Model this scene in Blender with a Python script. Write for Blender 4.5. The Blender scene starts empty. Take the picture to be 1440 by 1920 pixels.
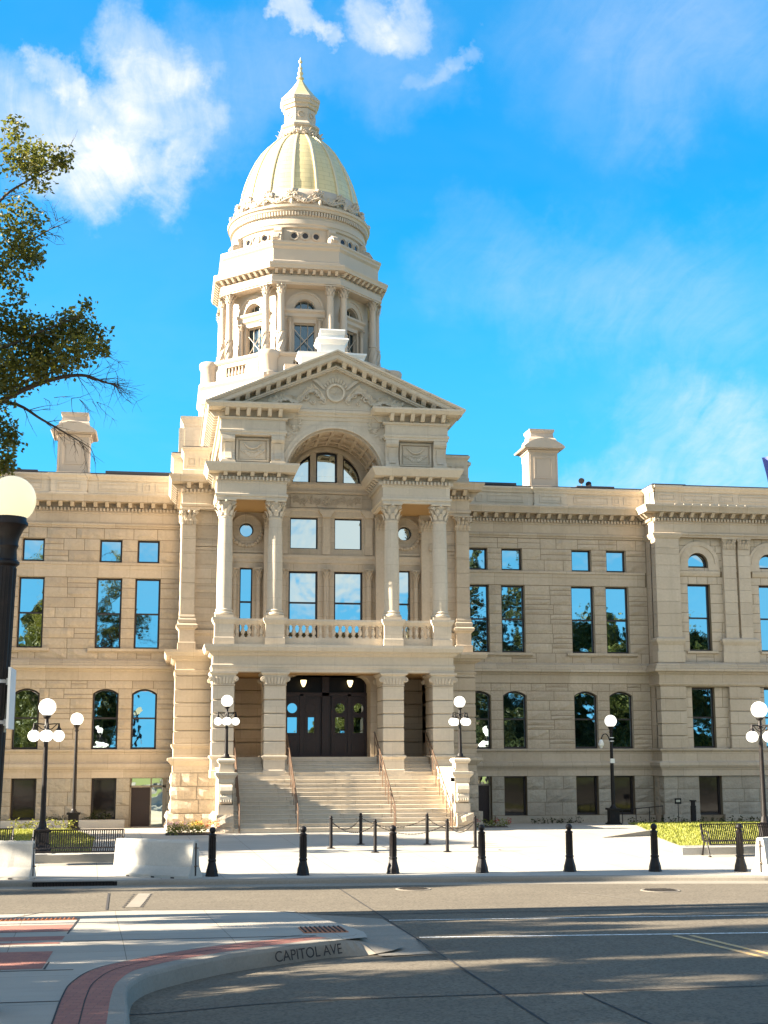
import bpy, math, random
import numpy as np
from mathutils import Matrix, Vector
random.seed(7); rng = np.random.default_rng(7)
R = math.radians; PI = math.pi
sc = bpy.context.scene
col = sc.collection

# ------------------------------------------------------------------ camera
cam_d = bpy.data.cameras.new('camera'); cam = bpy.data.objects.new('camera', cam_d); col.objects.link(cam)
cam_d.sensor_fit = 'VERTICAL'; cam_d.sensor_height = 36.0; cam_d.sensor_width = 27.0
cam_d.lens = 36.0 * 2571.4 / 1920.0
cam_d.clip_start = 0.5; cam_d.clip_end = 6000
t, yw, rl = R(10.098), R(9.138), R(-0.125)
fw = Vector((math.sin(yw) * math.cos(t), math.cos(yw) * math.cos(t), math.sin(t)))
rt = Vector((math.cos(yw), -math.sin(yw), 0)); up = rt.cross(fw)
rr = math.cos(rl) * rt + math.sin(rl) * up; uu = -math.sin(rl) * rt + math.cos(rl) * up
m = Matrix((rr, uu, -fw)).transposed().to_4x4(); m.translation = Vector((-6.588, -60.0, 3.0))
cam.matrix_world = m
sc.camera = cam

# ------------------------------------------------------------------ light
SUN_EL, SUN_AZ = 23.0, -90.3            # azimuth from north (+Y), west is negative
SUN_S, SKY_S, EXPO = 5.0, 0.0455, 2.53
sd = Vector((math.sin(R(SUN_AZ)) * math.cos(R(SUN_EL)), math.cos(R(SUN_AZ)) * math.cos(R(SUN_EL)), math.sin(R(SUN_EL))))
sun_d = bpy.data.lights.new('sun', 'SUN'); sun = bpy.data.objects.new('sun', sun_d); col.objects.link(sun)
sun_d.energy = SUN_S; sun_d.angle = R(0.5); sun_d.color = (1.0, 0.88, 0.70)
sun.rotation_euler = sd.to_track_quat('Z', 'Y').to_euler(); sun.location = (-40, 0, 40)
sc.view_settings.view_transform = 'Standard'; sc.view_settings.look = 'None'
sc.view_settings.exposure = EXPO; sc.view_settings.gamma = 1.0

class NT:
    def __init__(s, tree): s.t = tree; s.n = tree.nodes; s.l = tree.links
    def new(s, typ, **kw):
        nd = s.n.new(typ)
        for k, v in kw.items():
            if k == 'i':
                for a, b in v.items():
                    if isinstance(b, bpy.types.NodeSocket): s.l.new(b, nd.inputs[a])
                    else: nd.inputs[a].default_value = b
            else: setattr(nd, k, v)
        return nd
    def math(s, op, a, b=None, c=None, clamp=False):
        nd = s.n.new('ShaderNodeMath'); nd.operation = op; nd.use_clamp = clamp
        for i, v in enumerate((a, b, c)):
            if v is None: continue
            if isinstance(v, bpy.types.NodeSocket): s.l.new(v, nd.inputs[i])
            else: nd.inputs[i].default_value = v
        return nd.outputs[0]
    def mix(s, fac, a, b, blend='MIX'):
        nd = s.n.new('ShaderNodeMix'); nd.data_type = 'RGBA'; nd.blend_type = blend
        for k, v in ((0, fac), (6, a), (7, b)):
            if isinstance(v, bpy.types.NodeSocket): s.l.new(v, nd.inputs[k])
            elif k == 0: nd.inputs[0].default_value = v
            else: nd.inputs[k].default_value = (*v, 1) if len(v) == 3 else v
        return nd.outputs[2]
    def ramp(s, fac, stops, interp='LINEAR'):
        nd = s.n.new('ShaderNodeValToRGB'); nd.color_ramp.interpolation = interp
        e = nd.color_ramp.elements
        while len(e) > 1: e.remove(e[-1])
        for i, (p, c) in enumerate(stops):
            el = e[0] if i == 0 else e.new(p)
            el.position = p; el.color = (c, c, c, 1) if isinstance(c, (int, float)) else (*c, 1)
        s.l.new(fac, nd.inputs[0]); return nd.outputs[0]
    def noise(s, vec, scale, detail=4, rough=0.55, dist=0.0, ntype=None):
        nd = s.new('ShaderNodeTexNoise', i={'Scale': scale, 'Detail': detail, 'Roughness': rough, 'Distortion': dist})
        if vec is not None: s.l.new(vec, nd.inputs['Vector'])
        return nd.outputs['Fac']
    def map(s, vec, scale=(1, 1, 1), rot=(0, 0, 0), loc=(0, 0, 0)):
        nd = s.new('ShaderNodeMapping', i={'Scale': scale, 'Rotation': rot, 'Location': loc}); s.l.new(vec, nd.inputs['Vector'])
        return nd.outputs[0]

# ------------------------------------------------------------------ sky
w = bpy.data.worlds.new('World'); sc.world = w; w.use_nodes = True
N = NT(w.node_tree); N.n.clear()
sky = N.new('ShaderNodeTexSky', sky_type='NISHITA', sun_disc=False, sun_elevation=R(SUN_EL), sun_rotation=R(SUN_AZ), altitude=1850, air_density=1.0, dust_density=0.4, ozone_density=1.6)
tc = N.new('ShaderNodeTexCoord').outputs['Generated']
sep = N.new('ShaderNodeSeparateXYZ', i={0: tc}); dx, dy, dz = sep.outputs
# the high, dry-air sky is read a little above the real direction so that it stays deep blue down to the roofs
sv = N.new('ShaderNodeCombineXYZ', i={0: dx, 1: dy, 2: N.math('MULTIPLY_ADD', N.math('MAXIMUM', dz, 0.0), 0.55, 0.22)}).outputs[0]
N.l.new(sv, sky.inputs[0])
north = N.new('ShaderNodeMapRange', interpolation_type='SMOOTHSTEP', i={0: dy, 1: -0.1, 2: 0.65, 3: 0.0, 4: 1.0}).outputs[0]
base = N.mix(1.0, sky.outputs[0], N.mix(north, (0.62, 1.02, 1.12), (0.05, 1.13, 1.50)), 'MULTIPLY')
# thin cirrus: noise on a high flat layer, streaked, thick in a few directions of the sky
zz = N.math('MAXIMUM', N.math('ADD', dz, 0.22), 0.05)
pl = N.new('ShaderNodeCombineXYZ', i={0: N.math('DIVIDE', dx, zz), 1: N.math('DIVIDE', dy, zz), 2: 0.0}).outputs[0]
warp = N.new('ShaderNodeTexNoise', i={'Scale': 1.3, 'Detail': 3.0}); N.l.new(pl, warp.inputs['Vector'])
pl2 = N.new('ShaderNodeVectorMath', operation='MULTIPLY_ADD', i={0: warp.outputs['Color'], 1: (0.55, 0.55, 0.0), 2: pl}).outputs[0]
n1 = N.noise(N.map(pl2, (3.6, 0.8, 1), (0, 0, R(-38))), 6.0, 10, 0.62, 0.5)
n2 = N.noise(N.map(pl2, (5.5, 0.8, 1), (0, 0, R(55)), (3.1, 1.7, 0)), 4.0, 10, 0.64, 0.4)
n3 = N.noise(N.map(pl, (1, 1, 1), (0, 0, 0), (8, 2, 0)), 17.0, 10, 0.68, 0.8)
wn = N.new('ShaderNodeTexNoise', i={'Scale': 9.0, 'Detail': 7.0, 'Roughness': 0.62}); N.l.new(tc, wn.inputs['Vector'])
wv = N.new('ShaderNodeVectorMath', operation='MULTIPLY_ADD', i={0: N.new('ShaderNodeVectorMath', operation='SUBTRACT', i={0: wn.outputs['Color'], 1: (.5, .5, .5)}).outputs[0], 1: (.16, .16, .16), 2: tc}).outputs[0]
wdir = N.new('ShaderNodeVectorMath', operation='NORMALIZE', i={0: wv}).outputs[0]
def blob(v, r0, r1):
    v = Vector(v).normalized()
    d = N.new('ShaderNodeVectorMath', operation='DOT_PRODUCT', i={0: wdir, 1: v}).outputs['Value']
    mr = N.new('ShaderNodeMapRange', interpolation_type='SMOOTHSTEP', i={0: d, 1: math.cos(r1), 2: 1.0, 3: 0.0, 4: 1.0})
    return mr.outputs[0]
def pd(x, y):                                   # a direction of the sky
    v = fw + rr * (x / 2571.4) - uu * (y / 2571.4); return v.normalized()
def bsum(items):
    o = None
    for b, k in items:
        v = N.math('MULTIPLY', b, k); o = v if o is None else N.math('ADD', o, v)
    return o
thick = bsum([(blob(pd(-425, -870), .004, .040), .85), (blob(pd(-415, -770), .004, .044), .9), (blob(pd(-480, -690), .004, .046), .9), (blob(pd(-560, -610), .004, .042), .95), (blob(pd(-520, -650), .004, .05), .6), (blob(pd(-595, -820), .002, .026), 1.15), (blob(pd(-580, -770), .002, .022), .6),
              (blob(pd(-700, -720), .005, .05), .7), (blob(pd(-630, -660), .01, .05), .45), (blob(pd(-300, -800), .01, .07), .36), (blob(pd(-200, -935), .001, .018), 1.2), (blob(pd(-155, -910), .001, .014), .9), (blob(pd(-60, -965), .003, .028), .9), (blob(pd(30, -975), .003, .03), .9), (blob(pd(0, -880), .01, .08), .30),
              (blob(pd(110, -850), .001, .016), .42), (blob(pd(160, -870), .001, .016), .45), (blob(pd(210, -895), .001, .015), .40), (blob(pd(60, -825), .001, .015), .28), (blob(pd(480, -880), .02, .10), .20), (blob(pd(640, -900), .02, .09), .22), (blob(pd(180, -440), .01, .06), .16), (blob(pd(330, -390), .02, .07), .17), (blob(pd(480, -400), .02, .09), .17), (blob(pd(620, -380), .02, .09), .18),
              (blob(pd(560, -110), .005, .05), .42), (blob(pd(430, -70), .005, .04), .42), (blob(pd(690, -80), .005, .06), .5), (blob(pd(330, -60), .005, .03), .3),
              (blob((-.9, .1, .5), .1, .7), .9), (blob((0, -.2, 1), .2, .9), .75)])  # the last is an unseen overhead cloud added as fill light
white = blob((.135, -1, .175), .03, .085)
south_fill = N.math('MULTIPLY', N.new('ShaderNodeMapRange', interpolation_type='SMOOTHSTEP', i={0: dy, 1: -.15, 2: -.5, 3: 0.0, 4: 1.0}).outputs[0], N.ramp(dz, [(.135, 0), (.20, .8), (.6, 1.0), (.9, .3)]))  # bright cloud bank out of view, added to fill the shaded front
tex = N.math('ADD', N.math('MULTIPLY', n1, 0.45), N.math('ADD', N.math('MULTIPLY', n2, 0.35), N.math('MULTIPLY', n3, 0.30)))
dens = N.math('MULTIPLY', N.math('MULTIPLY', thick, 0.75), N.ramp(tex, [(0.30, 0.0), (0.50, 0.45), (0.78, 1.0)]), clamp=True)
veil = N.math('MULTIPLY', N.ramp(N.noise(pl2, 0.8, 6, 0.6), [(0.45, 0.0), (0.8, 1.0)]), 0.12)
dens = N.math('ADD', dens, veil, clamp=True)
dens = N.math('MAXIMUM', dens, N.math('MAXIMUM', N.math('MULTIPLY', south_fill, N.ramp(n1, [(.3, .75), (.65, 1.0)])), white))
hz = N.ramp(dz, [(0.0, 0.85), (0.16, 0.55), (0.40, 0.0)])
base = N.mix(hz, base, (0.75, 3.3, 5.3))
cl = N.mix(dens, base, (4.1, 4.2, 4.25))
bg = N.new('ShaderNodeBackground', i={0: cl, 1: SKY_S}); out = N.new('ShaderNodeOutputWorld'); N.l.new(bg.outputs[0], out.inputs[0])

# ------------------------------------------------------------------ materials
MATS = {}
def mat(name, fn):
    if name in MATS: return MATS[name]
    mm = bpy.data.materials.new(name); mm.use_nodes = True
    k = NT(mm.node_tree); k.n.clear()
    b = k.new('ShaderNodeBsdfPrincipled'); o = k.new('ShaderNodeOutputMaterial'); k.l.new(b.outputs[0], o.inputs[0])
    k.b = b; k.o = o
    k.obj = k.new('ShaderNodeTexCoord').outputs['Object']; k.geo = k.new('ShaderNodeNewGeometry')
    fn(k); MATS[name] = mm; return mm
def setc(k, c, rough=0.8, metal=0.0, spec=None):
    if isinstance(c, bpy.types.NodeSocket): k.l.new(c, k.b.inputs['Base Color'])
    else: k.b.inputs['Base Color'].default_value = (*c, 1)
    if isinstance(rough, bpy.types.NodeSocket): k.l.new(rough, k.b.inputs['Roughness'])
    else: k.b.inputs['Roughness'].default_value = rough
    k.b.inputs['Metallic'].default_value = metal
    if spec is not None: k.b.inputs['Specular IOR Level'].default_value = spec
def bump(k, h, dist=0.02, strength=1.0):
    bn = k.new('ShaderNodeBump', i={'Height': h, 'Distance': dist, 'Strength': strength}); k.l.new(bn.outputs[0], k.b.inputs['Normal'])
def isl(k): return k.geo.outputs['Random Per Island']
def facing(k):           # (along the face, up) coordinates for a wall that faces any way
    s = k.new('ShaderNodeSeparateXYZ', i={0: k.obj}); n = k.new('ShaderNodeSeparateXYZ', i={0: k.geo.outputs['True Normal']})
    ax = k.math('GREATER_THAN', k.math('ABSOLUTE', n.outputs[0]), 0.72)
    u = k.math('ADD', k.math('MULTIPLY', s.outputs[1], ax), k.math('MULTIPLY', s.outputs[0], k.math('SUBTRACT', 1.0, ax)))
    return k.new('ShaderNodeCombineXYZ', i={0: u, 1: s.outputs[2], 2: 0.0}).outputs[0]
def m_stone(k, a, b, c, weather=0.35, bumpd=0.012, blotch=1.0, joints=None):
    n = k.noise(k.obj, 0.7, 6, 0.6); f = k.noise(k.obj, 9.0, 6, 0.65); st = k.noise(k.map(k.obj, (2.2, 2.2, 0.18)), 1.6, 5, 0.6)
    base = k.mix(isl(k), a, b)
    base = k.mix(k.math('MULTIPLY', k.ramp(n, [(0.35, 0), (0.7, 1)]), blotch * 0.6), base, c)
    base = k.mix(k.math('MULTIPLY', k.ramp(f, [(0.3, 0), (0.75, 1)]), 0.35), base, tuple(x * 0.72 for x in b))
    base = k.mix(k.math('MULTIPLY', k.ramp(st, [(0.52, 0), (0.75, 1)]), weather), base, tuple(x * 0.66 for x in a))
    if joints:
        br = k.new('ShaderNodeTexBrick', i={'Vector': facing(k), 'Color1': (1, 1, 1, 1), 'Color2': (1 - joints[2], 1 - joints[2] * 1.1, 1 - joints[2] * 1.25, 1), 'Mortar': (joints[3], joints[3] * .97, joints[3] * .93, 1), 'Scale': 1.0, 'Mortar Size': 0.007, 'Mortar Smooth': 0.3, 'Brick Width': joints[0], 'Row Height': joints[1]})
        base = k.mix(1.0, base, br.outputs[0], 'MULTIPLY')
    setc(k, base, 0.88, 0, 0.25); bump(k, k.math('ADD', f, k.math('MULTIPLY', k.noise(k.obj, 45, 3), 0.3)), bumpd)
SA, SB, SC2 = (0.58, 0.485, 0.37), (0.49, 0.405, 0.305), (0.63, 0.535, 0.42)
mat('dressed sandstone', lambda k: m_stone(k, SA, SB, SC2, joints=(1.35, 0.62, 0.13, 0.62)))
mat('carved sandstone', lambda k: m_stone(k, SA, SB, SC2))
mat('rock faced sandstone', lambda k: m_stone(k, (0.56, 0.465, 0.35), (0.44, 0.36, 0.27), (0.62, 0.52, 0.40), 0.5, 0.05))
mat('basement sandstone', lambda k: m_stone(k, (0.44, 0.39, 0.31), (0.35, 0.305, 0.24), (0.49, 0.435, 0.345), 0.6, 0.05))
mat('pale sandstone', lambda k: m_stone(k, (0.62, 0.54, 0.43), (0.54, 0.47, 0.37), (0.66, 0.58, 0.465), 0.35, 0.006, 0.9, joints=(1.5, 0.7, 0.07, 0.78)))
mat('joint mortar', lambda k: setc(k, (0.20, 0.155, 0.10), 0.95))
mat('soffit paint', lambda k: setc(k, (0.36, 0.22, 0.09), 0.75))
mat('cream painted metal', lambda k: (setc(k, k.mix(k.math('MULTIPLY', k.noise(k.map(k.obj, (1, 1, 0.3)), 0.9, 6), 0.8), (0.50, 0.42, 0.335), (0.42, 0.35, 0.275)), 0.55, 0, 0.35), bump(k, k.noise(k.obj, 3, 3), 0.01)))
mat('white painted metal', lambda k: setc(k, k.mix(k.noise(k.obj, 1.4, 5), (0.80, 0.80, 0.78), (0.66, 0.66, 0.64)), 0.5))
def m_gold(k):
    # leaf laid in courses over the dome: angle and height make the sheet joints
    s = k.new('ShaderNodeSeparateXYZ', i={0: k.obj})
    ang = k.math('ARCTAN2', s.outputs[0], k.math('SUBTRACT', s.outputs[1], 9.4))
    v = k.new('ShaderNodeCombineXYZ', i={0: k.math('MULTIPLY', ang, 2.55), 1: s.outputs[2], 2: 0.0}).outputs[0]
    br = k.new('ShaderNodeTexBrick', i={'Vector': v, 'Color1': (1, 1, 1, 1), 'Color2': (0.90, 0.90, 0.88, 1), 'Mortar': (0.66, 0.64, 0.60, 1), 'Scale': 1.0, 'Mortar Size': 0.009, 'Brick Width': 0.62, 'Row Height': 0.27})
    setc(k, k.mix(1.0, k.mix(k.noise(k.obj, 1.5, 5), (0.74, 0.62, 0.34), (0.66, 0.54, 0.29)), br.outputs[0], 'MULTIPLY'), 0.40, 0.30); bump(k, br.outputs[0], 0.01)
mat('gold leaf', m_gold)
mat('gilded cream metal', lambda k: setc(k, (0.62, 0.53, 0.35), 0.4, 0.35))
mat('dark bronze frame', lambda k: setc(k, (0.022, 0.016, 0.016), 0.45))
def m_pane(k):
    b = k.noise(k.obj, 1.1, 2, 0.4)
    setc(k, k.mix(isl(k), (0.62, 0.70, 0.68), (0.50, 0.62, 0.63)), 0.015, 1.0); bump(k, b, 0.010, 0.8)
mat('coated window glass', m_pane)
mat('dim window glass', lambda k: (setc(k, (0.016, 0.013, 0.013), 0.06, 0.0, 0.5), bump(k, k.noise(k.obj, 1.0, 2), 0.004)))
mat('tower glass', lambda k: setc(k, (0.10, 0.15, 0.18), 0.05, 0.75))
mat('worn iron', lambda k: setc(k, (0.085, 0.07, 0.055), 0.7))
mat('dark glass', lambda k: setc(k, (0.008, 0.006, 0.006), 0.35, 0.0, 0.15))
mat('painted gap shade', lambda k: setc(k, (0.10, 0.04, 0.032), 0.9))  # dark colour standing for the shade between the tower balusters
mat('roof metal', lambda k: setc(k, (0.035, 0.035, 0.045), 0.55))
def m_wood(k):
    g = k.noise(k.map(k.obj, (14, 14, 1.2)), 2.0, 6, 0.6); setc(k, k.mix(g, (0.012, 0.004, 0.004), (0.030, 0.010, 0.008)), 0.45); bump(k, g, 0.003)
mat('dark stained wood', m_wood)
mat('black cast iron', lambda k: (setc(k, k.mix(k.ramp(k.noise(k.obj, 6, 6), [(0.5, 0), (0.8, 1)]), (0.008, 0.006, 0.006), (0.022, 0.014, 0.012)), 0.5, 0.0, 0.3), bump(k, k.noise(k.obj, 40, 3), 0.001)))
mat('rail metal', lambda k: setc(k, (0.20, 0.13, 0.09), 0.4, 0.6))
mat('steel', lambda k: setc(k, (0.5, 0.5, 0.5), 0.35, 0.9))
def m_globe(k, c, e):
    tr = k.new('ShaderNodeBsdfTranslucent', i={'Color': (*c, 1)}); df = k.new('ShaderNodeBsdfDiffuse', i={'Color': (*c, 1)})
    mx = k.new('ShaderNodeMixShader', i={0: 0.5, 1: df.outputs[0], 2: tr.outputs[0]})
    gl = k.new('ShaderNodeBsdfGlossy', i={'Roughness': 0.15}); fr = k.new('ShaderNodeFresnel', i={'IOR': 1.35})
    m2 = k.new('ShaderNodeMixShader', i={0: fr.outputs[0], 1: mx.outputs[0], 2: gl.outputs[0]})
    em = k.new('ShaderNodeEmission', i={'Color': (*c, 1), 'Strength': e}); ad = k.new('ShaderNodeAddShader', i={0: m2.outputs[0], 1: em.outputs[0]})  # faint glow added to brighten globes that are unlit by day
    k.l.new(ad.outputs[0], k.o.inputs[0])
mat('white lamp globe', lambda k: m_globe(k, (0.95, 0.94, 0.88), 0.16))
mat('cream lamp globe', lambda k: m_globe(k, (0.92, 0.84, 0.58), 0.10))
mat('lit lamp shade', lambda k: (setc(k, (0.9, 0.8, 0.5), 0.4), setattr(k.b.inputs['Emission Strength'], 'default_value', 0.6), setattr(k.b.inputs['Emission Color'], 'default_value', (1.0, 0.78, 0.38, 1))))
def m_conc(k, a, b, joint=None, spec=0.0, jw=0.006, stain=0.5, off=(0, 0, 0)):
    n = k.noise(k.obj, 0.45, 7, 0.6); f = k.noise(k.obj, 30, 4, 0.7); g = k.noise(k.map(k.obj, (0.25, 1.4, 1)), 1.2, 6, 0.65)
    c = k.mix(k.ramp(n, [(0.3, 0), (0.72, 1)]), a, b)
    c = k.mix(k.math('MULTIPLY', k.ramp(g, [(0.5, 0), (0.75, 1)]), stain), c, tuple(x * 0.74 for x in b))
    c = k.mix(k.math('MULTIPLY', k.ramp(f, [(0.35, 0), (0.7, 1)]), 0.22 + spec), c, tuple(x * 0.6 for x in a))
    h = f
    if joint:
        br = k.new('ShaderNodeTexBrick', offset=0.0, i={'Vector': k.map(k.obj, (1, 1, 1), (0, 0, R(-3.0)), off), 'Color1': (1, 1, 1, 1), 'Color2': (0.93, 0.93, 0.93, 1), 'Mortar': (0.42, 0.40, 0.38, 1), 'Scale': 1.0, 'Mortar Size': jw, 'Brick Width': joint[0], 'Row Height': joint[1]})
        c = k.mix(1.0, c, br.outputs[0], 'MULTIPLY')
    if spec:
        v = k.new('ShaderNodeTexVoronoi', i={'Vector': k.obj, 'Scale': 26.0}); c = k.mix(k.math('MULTIPLY', k.ramp(v.outputs['Color'], [(0.45, 0), (0.8, 1)]), spec), c, tuple(x * 0.45 for x in a))
    setc(k, c, 0.9, 0, 0.2); bump(k, h, 0.004)
mat('plaza concrete', lambda k: m_conc(k, (0.44, 0.405, 0.35), (0.38, 0.35, 0.30), (1.55, 1.5), stain=0.25))
mat('sidewalk concrete', lambda k: m_conc(k, (0.41, 0.37, 0.31), (0.34, 0.305, 0.255), (1.8, 2.3), stain=0.35))
mat('kerb concrete', lambda k: m_conc(k, (0.33, 0.295, 0.245), (0.25, 0.22, 0.18), None, 0.15))
mat('road concrete', lambda k: m_conc(k, (0.208, 0.177, 0.133), (0.150, 0.127, 0.096), None, 0.85, stain=0.7))
mat('apron concrete', lambda k: m_conc(k, (0.31, 0.275, 0.225), (0.25, 0.22, 0.178), None, 0.2, stain=0.6))
mat('barrier concrete', lambda k: m_conc(k, (0.56, 0.54, 0.49), (0.44, 0.42, 0.38), None, 0.1, stain=0.9))
mat('joint tar', lambda k: setc(k, (0.035, 0.03, 0.028), 0.9))
def m_paint(k, c, wear):
    n = k.noise(k.obj, 14, 6, 0.7); setc(k, k.mix(k.ramp(n, [(0.5 - wear, 0), (0.62, 1)]), c, (0.30, 0.26, 0.20)), 0.7)
mat('white road paint', lambda k: m_paint(k, (0.80, 0.79, 0.75), 0.02))
mat('yellow road paint', lambda k: m_paint(k, (0.62, 0.36, 0.09), 0.10))
def m_pavers(k):
    br = k.new('ShaderNodeTexBrick', i={'Vector': k.map(k.obj, (1, 1, 1), (0, 0, R(8))), 'Color1': (0.34, 0.125, 0.085, 1), 'Color2': (0.25, 0.085, 0.065, 1), 'Mortar': (0.13, 0.075, 0.06, 1), 'Scale': 1.0, 'Mortar Size': 0.006, 'Brick Width': 0.21, 'Row Height': 0.105, 'Bias': 0.0})
    n = k.noise(k.obj, 3, 6); c = k.mix(k.math('MULTIPLY', n, 0.5), br.outputs[0], (0.36, 0.17, 0.12)); setc(k, c, 0.85); bump(k, br.outputs['Fac'], -0.004)
mat('red brick pavers', m_pavers)
mat('tactile orange', lambda k: setc(k, (0.42, 0.15, 0.06), 0.7))
def m_turf(k):
    n = k.noise(k.obj, 1.2, 6); setc(k, k.mix(n, (0.13, 0.16, 0.024), (0.19, 0.20, 0.035)), 0.9)
mat('turf soil', m_turf)
def m_leaf(k, a, b, tr=0.35):
    c = k.mix(isl(k), a, b); setc(k, c, 0.5, 0, 0.3)
    t2 = k.new('ShaderNodeBsdfTranslucent'); k.l.new(k.mix(0.35, c, (0.30, 0.33, 0.03)), t2.inputs[0])
    mx = k.new('ShaderNodeMixShader', i={0: tr, 1: k.b.outputs[0], 2: t2.outputs[0]}); k.l.new(mx.outputs[0], k.o.inputs[0])
mat('grass blade', lambda k: m_leaf(k, (0.20, 0.23, 0.035), (0.33, 0.32, 0.07), 0.3))
mat('elm leaf', lambda k: m_leaf(k, (0.050, 0.062, 0.012), (0.170, 0.150, 0.028), 0.38))
mat('park leaf', lambda k: m_leaf(k, (0.040, 0.058, 0.014), (0.085, 0.095, 0.022), 0.2))
mat('conifer needle', lambda k: m_leaf(k, (0.020, 0.032, 0.012), (0.045, 0.060, 0.020), 0.1))
mat('hedge leaf', lambda k: m_leaf(k, (0.018, 0.028, 0.009), (0.045, 0.055, 0.016), 0.12))
mat('bed leaf', lambda k: m_leaf(k, (0.13, 0.16, 0.03), (0.26, 0.24, 0.06), 0.25))
mat('bark', lambda k: (setc(k, k.mix(k.noise(k.map(k.obj, (1, 1, 0.2)), 9, 6), (0.045, 0.032, 0.024), (0.095, 0.07, 0.05)), 0.95), bump(k, k.noise(k.map(k.obj, (1, 1, 0.15)), 12, 5), 0.03)))
def petal(nm, c): return mat(nm, lambda k: setc(k, c, 0.6))
petal('orange petal', (0.75, 0.20, 0.04)); petal('pink petal', (0.85, 0.55, 0.48)); petal('yellow petal', (0.80, 0.60, 0.12)); petal('red petal', (0.45, 0.02, 0.03))
mat('white sign', lambda k: setc(k, (0.82, 0.82, 0.78), 0.4)); mat('sign back', lambda k: setc(k, (0.45, 0.45, 0.38), 0.45, 0.5))
def m_flag(k):
    s = k.new('ShaderNodeSeparateXYZ', i={0: k.obj}); h = s.outputs[2]
    c = k.mix(k.math('LESS_THAN', h, 10.95), (0.13, 0.16, 0.45), (0.85, 0.82, 0.82)); c = k.mix(k.math('LESS_THAN', h, 10.80), c, (0.62, 0.05, 0.06)); setc(k, c, 0.8)
mat('flag cloth', m_flag)
mat('black lettering', lambda k: setc(k, (0.018, 0.015, 0.014), 0.8))
M = lambda n: MATS[n]
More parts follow.
